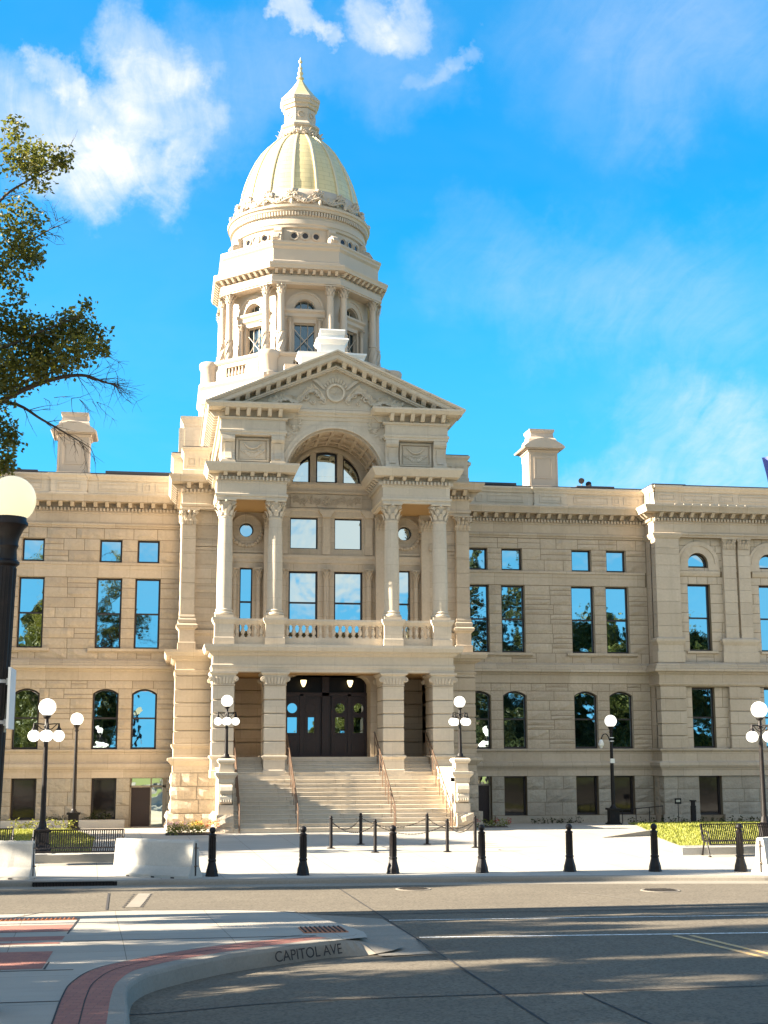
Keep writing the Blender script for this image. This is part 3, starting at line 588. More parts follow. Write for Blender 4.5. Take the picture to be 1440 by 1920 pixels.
    for x0, x1 in ((18.55, 19.16), (19.28, 19.85)):
        for k in range(4): leaf(q, (x0 + (x1 - x0) * (k + .5) / 4, -1.2, 12.30), (0, -1, 0), (0, 0, 1), .28, .17, .35)
        for k in range(3): leaf(q, (x0 + (x1 - x0) * (k + .5) / 3, -1.2, 12.45), (0, -1, 0), (0, 0, 1), .26, .17, .4)
        for s_ in (x0 + .06, x1 - .06): volute(q, (s_, -1.26, 12.66), (0, -1, 0), .09, .025)
        q.box(x0 - .05, x1 + .05, -1.3, -.9, 12.74, 12.79); q.box(x0, x1, -1.2, -.9, 12.28, 12.74)
    q.build('pilaster_capital', 'dressed sandstone', B)
    q = mb(sx)
    for a, b in ((6.05, 5.49), (5.49, 4.95), (4.95, 4.39), (4.39, 3.86), (3.86, 3.30), (3.30, 2.79)):
        course_block(q, 15.31, 16.50, PV - .02, -.6, b + .008, a - .008, 0.028); course_block(q, 18.55, 20.0, PV - .02, -.6, b + .008, a - .008, 0.028)
    q.sweep([(15.31, 0), (15.31, PV), (23.4, PV)], [(0, 6.24), (.09, 6.22), (.09, 6.14), (.03, 6.08), (-.05, 6.04)])
    q.build('pavilion_rustication', 'dressed sandstone', B)
    q = mb(sx); wall(q, 15.31, 23.6, -0.2, 2.15, PV + .02, PB, 0.4); q.box(15.33, 15.6, PV + .05, 0.3, -.2, 2.15); q.build('pavilion_base', 'joint mortar', B)
    q = mb(sx); ashlar(q, 15.33, 23.4, 0.42, 2.12, PV + .02, PB, 0.55, 0.6, 1.1, 0.05, split=0); q.box(15.2, 16.9, PV - .14, PV, -.2, .45); q.box(18.05, 20.2, PV - .14, PV, -.2, .45)
    sub = MB(); ashlar(sub, PV, -0.05, 0.42, 2.12, 0, (), 0.55, 0.6, 0.7, 0.05, split=0); q.add([(15.33 + p[1], p[0], p[2]) for p in sub.v], sub.f)
    q.build('pavilion_base_stones', 'basement sandstone', B)
    # windows
    for h in SMALL: window(h, 0.0, sx)
    for h in MAIN: window(h, 0.0, sx, rail=9.08)
    for h in GRND: window(h, 0.0, sx, rail=4.62)
    for h in BASE[1:]: window(h, 0.0, sx, pane='dim window glass', inset=0.22)
    for h in PW: window(h, -1.0, sx, rail=9.15)
    for h in PA: window(h, -1.0, sx)
    for h in PG: window(h, -1.0, sx, rail=4.68)
    for h in PB: window(h, PV, sx, pane='dim window glass', inset=0.26)
    # basement side door with a sidelight
    q = mb(sx); q.box(6.40, 6.46, .2, .3, .05, 2.12); q.box(6.92, 6.98, .2, .3, .05, 2.12); q.box(7.77, 7.83, .2, .3, .05, 2.12); q.box(6.32, 7.83, .2, .3, 1.72, 1.80); q.box(6.32, 6.40, .2, .3, .05, 2.12)
    d_ = q.build('side_door', 'basement sandstone', B)
    q = mb(sx); q.box(6.98, 7.77, .26, .31, .06, 1.72)
    for k in range(2):
        for j in range(3): panel(q, 7.05 + k * .36, 7.36 + k * .36, .2 + j * .5, .62 + j * .5, .26, .03, .015)
    q.build('door_leaf', 'dark stained wood', d_)
    q = mb(sx); q.poly([(6.46, .29, .06), (6.92, .29, .06), (6.92, .29, 1.72), (6.46, .29, 1.72)]); q.poly([(6.40, .29, 1.8), (7.77, .29, 1.8), (7.77, .29, 2.1), (6.40, .29, 2.1)]); q.build('sidelight', 'coated window glass', d_)
    # chimney over the wing
    q = mb(sx); cx = 10.75
    q.box(cx - .69, cx + .69, .8, 2.1, 15.1, 17.05); panel(q, cx - .45, cx + .42, 15.75, 16.75, .8, .05, .035); panel(q, cx - .62, cx + .62, 15.3, 16.9, .8, .02, .015)
    q.sweep(rect(cx - .69, cx + .69, .8, 2.1), [(-.1, 17.12), (.08, 17.10), (.06, 17.04), (0, 17.0)], True); q.sweep(rect(cx - .72, cx + .72, .78, 2.12), [(-.2, 15.42), (.0, 15.40), (.03, 15.34), (.03, 15.1)], True)
    ap = [(cx - 1.0, 17.22)] + [(cx - 1.0 + 2.0 * k / 14, 17.22 + .42 * math.sin(PI * k / 14) ** .8) for k in range(15)] + [(cx + 1.0, 17.22)]
    q.prism([(cx - .95, 17.16)] + [(x_, z_) for x_, z_ in ap[1:-1]] + [(cx + .95, 17.16)], 'y', .48, 2.42); q.prism([(cx - .8, 17.12)] + [(cx + (x_ - cx) * .84, z_ - .09) for x_, z_ in ap[1:-1]] + [(cx + .8, 17.12)], 'y', .56, 2.34)
    q.sweep(rect(cx - .60, cx + .60, .9, 2.0), [(-.3, 18.17), (.0, 18.15), (.0, 18.06), (-.06, 17.95), (-.04, 17.78), (.06, 17.66), (.12, 17.4)], True)
    q.build('chimney', 'cream painted metal', B)
# ---- corner blocks beside the portico
for sx in (1, -1):
    q = mb(sx); q.box(4.3, 5.95, -4.19, 0.4, 6.0, 14.2); q.box(4.2, 6.05, -4.6, 0.3, -0.2, 6.9); q.build('corner_block', 'dressed sandstone', B)
    q = mb(sx); ashlar(q, 4.3, 5.42, 7.2, 11.3, -4.2, (), 0.62, 1.0, 1.2, 0.018, split=.1); ashlar(q, 4.3, 5.42, 11.7, 12.92, -4.2, (), 0.6, 1.0, 1.2, 0.018, split=0)
    q.box(4.3, 5.42, -4.24, -4.19, 11.3, 11.42); q.box(4.3, 5.42, -4.28, -4.19, 11.45, 11.58); q.box(4.3, 5.42, -4.25, -4.19, 11.58, 11.7)
    q.sweep([(4.3, -4.22), (5.42, -4.22)], [(0, 8.04), (.1, 8.02), (.08, 7.9), (0, 7.8), (0, 7.2)])
    sub = MB(); ashlar(sub, -3.6, 0, 7.2, 12.9, 0, (), 0.62, .8, 1.3, 0.02); q.add([(5.95 - p[1], p[0], p[2]) for p in sub.v], sub.f)
    q.build('corner_wall_stones', 'dressed sandstone', B)
    q = mb(sx); zs = [8.62, 9.25, 9.9, 10.5, 11.1, 11.7, 12.27]
    for a, b in zip(zs[:-1], zs[1:]): course_block(q, 5.40, 5.95, -4.5, -3.6, a + .004, b - .004, 0.006)
    q.sweep(rect(5.40, 5.95, -4.5, -3.6), [(-.1, 8.64), (.02, 8.62), (.05, 8.54), (.03, 8.48), (.09, 8.42), (.09, 8.34), (.06, 8.27), (.1, 8.25), (.16, 8.2), (.14, 8.12), (.05, 8.02), (.03, 8.0), (.03, 7.52), (.08, 7.5), (.08, 7.18), (-.1, 7.18)], True)
    q.build('corner_pilaster', 'dressed sandstone', B)
    q = mb(sx)
    for k in range(4):
        leaf(q, (5.42 + .17 * k, -4.5, 12.30), (0, -1, 0), (0, 0, 1), .27, .17, .4); leaf(q, (5.95, -4.45 + .25 * k, 12.30), (1, 0, 0), (0, 0, 1), .27, .2, .4)
    for k in range(3):
        leaf(q, (5.5 + .17 * k, -4.5, 12.46), (0, -1, 0), (0, 0, 1), .28, .17, .45); leaf(q, (5.95, -4.3 + .25 * k, 12.46), (1, 0, 0), (0, 0, 1), .28, .2, .45)
    for x_ in (5.44, 5.94): volute(q, (x_, -4.62, 12.74), (0, -1, 0), .11, .03)
    volute(q, (6.05, -4.5, 12.74), (1, 0, 0), .11, .03); volute(q, (6.05, -3.7, 12.74), (1, 0, 0), .11, .03); q.sphere((5.68, -4.62, 12.8), .07, 8, 6)
    q.box(5.40, 5.95, -4.5, -3.6, 12.27, 12.86); q.sweep(rect(5.40, 5.95, -4.5, -3.6), [(-.1, 12.925), (.13, 12.92), (.13, 12.87), (.05, 12.83), (-.1, 12.83)], True)
    q.build('corner_capital', 'dressed sandstone', B)
    q = mb(sx); entab(q, [(4.55, -4.5), (5.95, -4.5), (5.95, 0.3)], [(-.5, 14.29), (.58, 14.27), (.58, 14.2), (.5, 14.08), (.48, 13.98), (.02, 13.97), (.02, 13.74), (.07, 13.735), (.07, 13.62), (.05, 13.58), (.02, 13.56), (.02, 13.17), (.08, 13.14), (.08, 13.06), (.03, 13.02), (.03, 12.93), (-.5, 12.925)], (.02, .45, 13.77, 13.96), (.07, .19, 13.61, 13.73))
    q.build('corner_entablature', 'dressed sandstone', B)
    q = mb(sx)
    q.sweep(rect(4.9, 5.95, -4.32, -2.6), [(-.2, 15.56), (.10, 15.54), (.10, 15.46), (.02, 15.34), (0, 15.26), (0, 14.62), (.06, 14.58), (.06, 14.28)], True); panel(q, 5.45, 5.82, 14.75, 15.12, -4.32); panel(q, 4.95, 5.3, 14.75, 15.12, -4.32)
    q.sweep(rect(5.0, 6.36, -2.7, 1.6), [(-.2, 15.64), (.10, 15.62), (.10, 15.5), (.02, 15.42), (0, 15.36), (0, 14.28)], True)
    q.sweep(rect(5.05, 5.9, 3.0, 4.4), [(-.2, 18.66), (.16, 18.64), (.16, 18.5), (.04, 18.3), (.02, 18.2), (0, 18.18), (0, 14.3)], True)
    for z_ in (15.4, 16.3, 17.2): q.box(5.1, 5.85, 2.95, 3.05, z_, z_ + .82)
    q.prism([(3.0, 14.5), (3.0, 18.1), (3.35, 18.1), (3.5, 17.4), (3.9, 16.6), (4.0, 15.6), (4.6, 14.5)], 'x', 5.9, 6.12)
    q.build('corner_parapet', 'pale sandstone', B)
    q = mb(sx); q.box(4.95, 6.02, -4.30, -2.6, 15.565, 15.60); q.box(5.02, 6.42, -2.66, 1.6, 15.645, 15.69); q.build('parapet_flashing', 'roof metal', B)
    # lower pier of the corner
    q = mb(sx); P_ = [(4.2, -4.66), (6.08, -4.66), (6.08, 0.2)]
    q.sweep(P_, [(-.4, 7.22), (.46, 7.18), (.46, 7.08), (.40, 6.98), (.38, 6.93), (.22, 6.92), (.17, 6.82), (.08, 6.76), (.0, 6.74), (0, 6.42), (.06, 6.4), (.06, 6.34), (.02, 6.30), (.02, 6.18), (-.05, 6.17)])
    for a, b in ((6.17, 5.63), (5.63, 5.10), (5.10, 4.56), (4.56, 4.01), (4.01, 3.50)): course_block(q, 4.2, 6.09, -4.67, 0.1, b + .009, a - .009, 0.03)
    q.sweep(P_, [(-.2, 3.52), (.10, 3.49), (.10, 3.42), (.04, 3.32), (.02, 3.3), (.02, 2.97), (.24, 2.94), (.24, 2.84), (.14, 2.74), (.06, 2.66), (.03, 2.64), (.03, 2.38), (-.1, 2.37)])
    q.build('corner_pier', 'dressed sandstone', B)
    q = mb(sx); ashlar(q, 4.4, 6.16, 0.82, 2.37, -4.70, (), 0.52, .55, 1.0, 0.07, split=0); ashlar(q, 4.3, 6.3, 0.1, 0.82, -4.86, (), 0.36, .6, 1.0, 0.10, split=0)
    sub = MB(); ashlar(sub, -4.72, 0, 0.82, 2.37, 0, (), 0.52, .55, 1.0, 0.07, split=0); ashlar(sub, -4.85, 0, 0.1, .82, -.14, (), 0.36, .6, 1.0, 0.10, split=0); q.add([(6.13 - p[1], p[0], p[2]) for p in sub.v], sub.f)
    q.box(4.3, 6.27, -4.83, 0, -.2, .8)
    q.build('corner_base_stones', 'rock faced sandstone', B)

# ---- portico: back wall of the loggia
YB = -3.85
SQ = [(s * .93 - .58, s * .93 + .58, 11.49, 12.82) for s in (-1, 1)]; CW = [(s * .945 - .605, s * .945 + .605, 7.3, 10.57) for s in (-1, 1)]; NW = [(s * 3.30 - .26, s * 3.30 + .26, 7.3, 10.66) for s in (-1, 1)]
OC = [(s * 3.32 - .5, s * 3.32 + .5, 11.72, 12.72) for s in (-1, 1)]; TH = [(-1.5, 1.5, 14.29, 15.66, 1.33)]
q = MB(); wall(q, -4.4, 4.4, 6.2, 16.3, YB, SQ + CW + NW + OC + TH, 0.25)
for h in OC:
    cx, cz = (h[0] + h[1]) / 2, 12.22; n = 32
    for k in range(n):
        def sq_(a): c, s_ = math.cos(a), math.sin(a); f_ = 0.5 / max(abs(c), abs(s_)); return (cx + c * f_, YB, cz + s_ * f_)
        a0, a1 = 2 * PI * k / n, 2 * PI * (k + 1) / n; ci = lambda a, y_=YB: (cx + .30 * math.cos(a), y_, cz + .30 * math.sin(a))
        q.poly([ci(a0), sq_(a0), sq_(a1), ci(a1)]); q.poly([ci(a0), ci(a1), ci(a1, YB + .25), ci(a0, YB + .25)])
q.build('loggia_wall', 'dressed sandstone', B)
def ring(q, cx, cz, y, r0, r1, pr, n=32, a0=0, a1=2 * PI):
    for k in range(n):
        t0 = a0 + (a1 - a0) * k / n; t1 = a0 + (a1 - a0) * (k + 1) / n; P = lambda r, t_, y_: (cx + r * math.cos(t_), y_, cz + r * math.sin(t_))
        q.hexa([P(r0, t0, y - pr), P(r1, t0, y - pr), P(r1, t0, y), P(r0, t0, y)], [P(r0, t1, y - pr), P(r1, t1, y - pr), P(r1, t1, y), P(r0, t1, y)])
for s in (-1, 1):
    q = MB(); cx = s * 3.32; ring(q, cx, 12.22, YB + .01, .30, .36, .08); ring(q, cx, 12.22, YB + .01, .36, .60, .04); ring(q, cx, 12.22, YB + .01, .60, .66, .09)
    for k in range(15):
        a = PI + PI * k / 14; q.sphere((cx + .62 * math.cos(a), YB - .07, 12.16 + .60 * math.sin(a)), .085, 7, 5)
        leaf(q, (cx + .66 * math.cos(a), YB - .06, 12.16 + .62 * math.sin(a)), (0, -1, 0), (math.cos(a * 3), 0, math.sin(a * 3)), .14, .08, .3)
    q.build('oculus_surround', 'dressed sandstone', B)
    f = MB(); ring(f, cx, 12.22, YB + .2, .25, .31, .05); f = f.build('oculus_window', 'dark bronze frame', B); p = MB(); p.poly([(cx + .26 * math.cos(2 * PI * k / 28), YB + .19, 12.22 + .26 * math.sin(2 * PI * k / 28)) for k in range(28)]); p.build('pane', 'coated window glass', f)
for h in SQ: window(h, YB, fw=.05)
for h in CW: window(h, YB, rail=9.26)
for h in NW: window(h, YB, rail=9.26, fw=.05)
for a, b in ((-1.5, -.69), (-.45, .45), (.69, 1.5)):
    if a == -.45: window((a, b, 14.29, 15.62, .07), YB - .06, inset=.2)
    else:
        h = [(a, b)]; s = 1 if a > 0 else -1
        arc = [(s * x_, z_) for x_, z_ in arch_pts(-1.44, 1.44, 15.60, 1.28, 40) if x_ >= .72]; arc = sorted(arc, key=lambda p_: abs(p_[0]))
        pts = [(s * .72, 14.33)] + [(s * .72, arc[0][1])] + arc + [(s * 1.44, 14.33)]
        f = MB()
        for k in range(len(pts)):
            u_, v_ = pts[k], pts[(k + 1) % len(pts)]; f.tube([(u_[0], YB + .18, u_[1]), (v_[0], YB + .18, v_[1])], .035, 4)
        f = f.build('arch_window', 'dark bronze frame', B); p = MB(); p.poly([(x_, YB + .2, z_) for x_, z_ in pts]); p.build('pane', 'coated window glass', f)
q = MB()
for s in (-1, 1): q.box(s * .45, s * .69, YB - .02, YB + .24, 14.29, 15.58)
ring(q, 0, 14.27, YB + .01, 1.42, 1.56, .06, 30, R(3), R(177))
q.sweep([(-2.05, YB), (2.05, YB)], [(0, 14.30), (.16, 14.28), (.16, 14.18), (.08, 14.06), (.06, 13.95), (.1, 13.93), (.1, 13.84), (0, 13.80)])
q.sweep([(-4.3, YB), (4.3, YB)], [(0, 11.24), (.10, 11.22), (.10, 11.12), (.05, 11.02), (.05, 10.9), (0, 10.86)])
for s in (-1.78, 0, 1.78):
    wd = .24
    q.box(s - wd / 2 - .05, s + wd / 2 + .05, YB - .10, YB, 11.25, 12.8); q.prism([(s - .17, 12.8), (s + .17, 12.8), (s + .20, 12.9), (s + .30, 13.0), (s + .33, 13.12), (s - .33, 13.12), (s - .30, 13.0), (s - .20, 12.9)], 'y', YB - .24, YB); q.box(s - .13, s + .13, YB - .12, YB, 11.6, 12.4)
q.sweep([(-2.05, YB), (2.05, YB)], [(0, 13.22), (.05, 13.2), (.05, 13.13), (.02, 13.08), (.02, 12.88), (0, 12.84)])
q.box(-1.5, 1.5, YB - .05, YB, 13.24, 13.78)
for s in (-1, 1):
    for x0, x1 in ((2.05, 2.6), (3.98, 4.4)): q.box(s * x0, s * x1, YB - .35, YB, 7.2, 12.25)
    q.box(s * 2.6, s * 3.98, YB - .06, YB, 11.28, 11.36)
q.build('loggia_mouldings', 'carved sandstone', B)
q = MB(); scrolls(q, [(-1.28 + .3 * k, 13.51 + .05 * (-1) ** k) for k in range(4)] + [(1.28 - .3 * k, 13.51 + .05 * (-1) ** k) for k in range(4)], YB - .06, .15)
for k in range(8): leaf(q, (.0, YB - .06, 13.5), (0, -1, 0), (math.cos(PI * k / 4), 0, math.sin(PI * k / 4)), .22, .13, .3)
q.sphere((0, YB - .08, 13.52), .09, 10, 6); q.build('carved_frieze', 'rock faced sandstone', B)
for s in (-1, 1):
    for x0, x1 in ((2.05, 2.6), (3.98, 4.4)):
        q = MB(); c = s * (x0 + x1) / 2
        for k in range(4): leaf(q, (c - .2 + .14 * k, YB - .35, 12.27), (0, -1, 0), (0, 0, 1), .28, .15, .35)
        for k in range(3): leaf(q, (c - .14 + .14 * k, YB - .35, 12.45), (0, -1, 0), (0, 0, 1), .28, .15, .4)
        for k in (-1, 1): volute(q, (c + k * .25, YB - .45, 12.72), (0, -1, 0), .1, .028)
        q.box(c - .28, c + .28, YB - .35, YB, 12.25, 12.97); q.build('pilaster_capital', 'dressed sandstone', B)
for cx in (-1.78, 0.0, 1.78, -2.80, 2.80, -3.77, 3.77):
    q = MB(); r = .125 if abs(cx) < 2 else .10
    q.lathe([(r * 1.3, 7.25), (r * 1.3, 7.6), (r, 7.66), (r * .94, 10.2)], cx, YB - .12, 12); smooth_by_angle(q.build('colonnette', 'dressed sandstone', B))
    q = MB(); capital(q, cx, YB - .12, 10.2, 10.64, r, r * 1.35); q.build('colonnette_capital', 'dressed sandstone', B)

# ---- portico: ground floor piers, porch and steps
for cx in (-4.275, -2.305, 2.305, 4.275):
    q = MB(); x0, x1 = cx - .41, cx + .41
    for a, b in ((5.70, 5.14), (5.14, 4.62), (4.62, 4.09), (4.09, 3.57), (3.57, 3.03)):
        course_block(q, x0, x1, -6.95, -5.45, b + .009, a - .009, 0.03)
    q.sweep(rect(x0, x1, -6.95, -5.45), [(-.1, 3.06), (.07, 3.03), (.08, 2.98), (.02, 2.9), (0, 2.88), (0, 2.5), (.03, 2.48), (.03, 2.2)], True)
    q.build('portico_pier', 'pale sandstone', B)
    q = MB(); q.sweep(rect(x0, x1, -6.95, -5.45), [(-.1, 6.21), (.13, 6.2), (.13, 6.14), (.06, 6.08), (.05, 6.02), (.03, 5.85), (.0, 5.74), (.03, 5.72), (.03, 5.69), (-.1, 5.69)], True)
    for s in (-1, 1):
        for yy_ in (-7.02, -5.4): q.tube([(cx + s * .47, yy_ + .12, 5.93), (cx + s * .47, yy_ - .04, 5.93)], .10, 12); volute(q, (cx + s * .47, yy_ - .05, 5.93), (0, -1, 0), .085, .018)
    for k in range(7):
        leaf(q, (cx - .33 + .11 * k, -6.98, 5.75), (0, -1, 0), ((k - 3) * .12, 0, 1), .30, .11, .12)
    for k in range(5): volute(q, (cx - .26 + .13 * k, -7.01, 5.95), (0, -1, 0), .055, .014)
    q.build('pier_capital', 'pale sandstone', B)
BE = [(-4.70, -4.4), (-4.70, -6.95), (4.70, -6.95), (4.70, -4.4)]
q = MB(); q.sweep(BE, [(-.9, 7.26), (.34, 7.24), (.34, 7.14), (.29, 7.0), (.27, 6.975), (.15, 6.965), (.12, 6.88), (.05, 6.83), (0, 6.81), (0, 6.50), (.05, 6.47), (.05, 6.38), (.025, 6.35), (.025, 6.21), (-.9, 6.205)]); q.box(-4.6, 4.6, -6.8, YB, 6.28, 7.22)
q.build('balcony_entablature', 'pale sandstone', B)
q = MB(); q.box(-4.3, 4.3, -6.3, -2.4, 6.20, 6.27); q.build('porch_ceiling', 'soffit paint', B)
DH = [(-1.70, 1.70, 2.98, 6.2)]
q = MB(); wall(q, -2.0, 2.0, 2.5, 6.25, -5.0, DH, 1.2)
for s in (-1, 1):
    q.prism([(s * 1.71, 6.2), (s * 1.25, 6.2)] + [(s * (1.25 + .45 * math.sin(PI / 2 * k / 8)), 5.75 + .45 * math.cos(PI / 2 * k / 8)) for k in range(9)], 'y', -5.0, -3.9)
if True:
     q.box(-2.0, -1.72, -4.99, -2.5, 2.5, 6.25); q.box(1.72, 2.0, -4.99, -2.5, 2.5, 6.25); q.build('entrance_wall', 'dressed sandstone', B)
for s in (-1, 1):
    q = MB()
    for a, b in ((6.2, 5.70), (5.70, 5.14), (5.14, 4.62), (4.62, 4.09), (4.09, 3.57), (3.57, 2.9)): course_block(q, min(s * 1.98, s * 4.4), max(s * 1.98, s * 4.4), -2.9, -2.4, b + .009, a - .009, .03)
    q.build('porch_side_wall', 'dressed sandstone', B)
# entrance doors
YD = -3.9
q = MB(); q.box(-1.75, 1.75, YD + .12, YD + .2, 2.9, 6.2); q.box(-1.75, 1.75, YD - .06, YD + .12, 5.42, 5.56); q.box(-1.75, 1.75, YD - .03, YD + .12, 2.98, 3.06)
for x_ in (-1.73, -.98, -.14, .98, 1.73): q.box(x_ - .07 if abs(x_) > .2 else -.14, x_ + .07 if abs(x_) > .2 else .14, YD - .06, YD + .12, 2.98, 5.5)
q.box(-.14, .14, YD - .06, YD + .12, 5.5, 6.2); panel(q, -.10, .10, 4.1, 5.3, YD - .06, .03, .02); panel(q, -.10, .10, 3.15, 3.95, YD - .06, .03, .02)
D_ = q.build('entrance_doors', 'dark stained wood', B)
for cx in (-1.36, -.59, .59, 1.36):
    q = MB(); q.box(cx - .34, cx + .34, YD, YD + .08, 3.06, 5.42); panel(q, cx - .28, cx + .28, 3.12, 3.55, YD, .05, .03); panel(q, cx - .28, cx + .28, 3.65, 3.82, YD, .03, .02); [q.box(cx + u0, cx + u1, YD - .03, YD + .02, v0, v1) for u0, u1, v0, v1 in ((-.25, .25, 3.88, 3.93), (-.25, .25, 4.57, 4.62), (-.25, -.2, 3.93, 4.57), (.2, .25, 3.93, 4.57))]; ring(q, cx, 4.93, YD, .20, .25, .035, 24); panel(q, cx - .30, cx + .30, 5.22, 5.38, YD, .03, .02)
    l_ = q.build('door_leaf', 'dark stained wood', D_)
q = MB()
for cx in (-1.36, -.59, .59, 1.36):
    gx = .19 if cx != -.59 else .12
    q.poly([(cx - gx, YD - .004, 3.94), (cx + gx, YD - .004, 3.94), (cx + gx, YD - .002, 4.56), (cx - gx, YD - .002, 4.56)])
    if cx != -.59: q.poly([(cx + .20 * math.cos(2 * PI * k / 24), YD - .004, 4.93 + .20 * math.sin(2 * PI * k / 24)) for k in range(24)])
q.build('door_glass', 'coated window glass', D_)
q = MB(); q.poly([(-1.6, YD + .05, 5.58), (-.16, YD + .05, 5.58), (-.16, YD + .05, 6.18), (-1.6, YD + .05, 6.18)]); q.poly([(.16, YD + .05, 5.58), (1.6, YD + .05, 5.58), (1.6, YD + .05, 6.18), (.16, YD + .05, 6.18)]); q.build('transom_glass', 'dark glass', D_)
# steps
ST = q = MB(); q.box(-4.2, 4.2, -6.0, -2.4, 0.0, 2.975); q.box(-3.9, 3.9, -7.1, -5.9, 0, 2.27)
st = q.build('staircase', 'pale sandstone', B)
nl = 13; z0s = 0.37; rz = (2.28 - z0s) / nl
for k in range(nl):
    y0 = -10.62 + 3.55 * k / (nl - 1); q = MB(); x = -3.98; top = z0s + rz * (k + 1)
    while x < 3.97:
        w_ = random.uniform(1.3, 2.6); x2 = min(3.98, x + w_); x2 = 3.98 if 3.98 - x2 < .6 else x2
        q.add(*(lambda m_: (m_.v, m_.f))((lambda m_: (m_.sweep(rect(x + .004, x2 - .004, y0, y0 + .6 if k < nl - 1 else y0 + .4), [(-.25, top), (-.012, top), (.02, top - .006), (.02, top - .035), (0, top - .045), (0, top - rz - .02)], True), m_)[1])(MB()))); x = x2
    q.build('step', 'pale sandstone', st)
for k in range(5):
    for x0, x1 in ((-1.87, 1.87), (-3.84, -2.74), (2.74, 3.84)):
        top = 2.28 + .14 * (k + 1); y0 = -6.98 + .27 * k
        q = MB(); q.sweep(rect(x0, x1, y0, y0 + .5), [(-.2, top), (0, top), (.018, top - .008), (.018, top - .035), (0, top - .045), (0, top - .15)], True); q.build('step', 'pale sandstone', st)
for s in (-1, 1):
    q = MB(); a, b = sorted((s * 3.99, s * 4.50)); q.box(a, b, -10.3, -6.9, 0.0, 2.52); q.box(min(a, b) - .03, max(a, b) + .03, -10.2, -6.96, 2.52, 2.60); q.build('cheek_wall', 'pale sandstone', st)
    q = MB(); ashlar(q, min(s * 3.98, s * 4.62), max(s * 3.98, s * 4.62), .1, 1.0, -10.62, (), .4, .4, .8, .10, split=0)
    sub = MB(); ashlar(sub, -10.6, -7, .1, 1.0, 0, (), .45, .5, .9, .09, split=0)
    q.add([(s * (4.6 - p[1]), p[0], p[2]) for p in sub.v], sub.f); q.box(min(s * 4.0, s * 4.6), max(s * 4.0, s * 4.6), -10.6, -7, 0, .98)
    q.build('cheek_base', 'rock faced sandstone', st)
    cx = s * 4.27; q = MB(); x0, x1 = cx - .25, cx + .25
    q.sweep(rect(x0, x1, -10.3, -9.6), [(-.1, 2.46), (.14, 2.44), (.14, 2.36), (.08, 2.28), (.03, 2.22), (.03, 2.08), (0, 2.05), (0, .95)], True)
    q.prism([(-10.3, 2.05), (-10.42, 1.95), (-10.47, 1.82), (-10.42, 1.72), (-10.36, 1.68), (-10.42, 1.6), (-10.43, 1.48), (-10.38, 1.38), (-10.3, 1.34)], 'x', x0 + .03, x1 - .03)
    for k in range(5): q.tube([(x0 + .08 + .085 * k, -10.43, 1.9), (x0 + .08 + .085 * k, -10.37, 1.68), (x0 + .08 + .085 * k, -10.43, 1.42)], .022, 5)
    q.box(x0 - .02, x1 + .02, -10.36, -9.6, .95, 1.32); q.box(x0 + .02, x1 - .02, -10.25, -9.65, 2.44, 2.76)
    q.sweep(rect(x0, x1, -10.3, -9.6), [(-.25, 2.945), (.0, 2.93), (.05, 2.89), (.06, 2.84), (.03, 2.78), (0, 2.75), (-.1, 2.75)], True)
    q.build('lamp_pedestal', 'pale sandstone', st)
for x_ in (-3.80, -1.74, 1.74, 3.80):
    q = MB(); top = [(x_, -10.62, .37 + .86), (x_, -10.40, .37 + 1.0), (x_, -7.05, 2.28 + .98), (x_, -5.75, 2.98 + .96), (x_, -5.5, 2.98 + .96)]
    q.tube([(x_, -10.66, .37)] + [(x_, -10.66, .37 + .80)] + top, .024, 8); q.tube([(x_, -10.66, .37 + .62), (x_, -10.36, .37 + .70), (x_, -7.05, 2.28 + .68), (x_, -5.75, 2.98 + .66)], .015, 6)
    for k in range(8):
        y_ = -10.38 + k * .66; z_ = np.interp(y_, [-10.62, -7.07, -5.7], [.37, 2.28, 2.98]); zt = np.interp(y_, [-10.4, -7.05, -5.75], [1.37, 3.26, 3.94]); q.tube([(x_, y_, z_ - .1), (x_, y_, zt)], .020, 6)
    smooth_by_angle(q.build('handrail', 'rail metal', st))
# ---- portico: loggia columns, balustrade, entablature
for cx in (-4.29, -2.33, 2.33, 4.29):
    q = MB(); q.sweep(rect(cx - .36, cx + .36, -6.88, -6.1), [(-.2, 8.31), (.10, 8.30), (.10, 8.22), (.03, 8.08), (.0, 8.05), (0, 7.54), (.03, 7.52), (.03, 7.24)], True); q.build('column_pedestal', 'pale sandstone', B)
    q = MB(); q.box(cx - .35, cx + .35, -6.79, -6.09, 8.30, 8.42)
    q.lathe([(.35, 8.42), (.38, 8.46), (.37, 8.52), (.32, 8.54), (.31, 8.57), (.34, 8.60), (.335, 8.63), (.30, 8.66), (.305, 9.6), (.295, 10.8), (.265, 12.22), (.285, 12.24), (.285, 12.28), (.26, 12.3)], cx, -6.44, 28)
    smooth_by_angle(q.build('portico_column', 'pale sandstone', B), 35)
    q = MB(); capital(q, cx, -6.44, 12.28, 12.97, .265, .36); q.build('column_capital', 'pale sandstone', B)
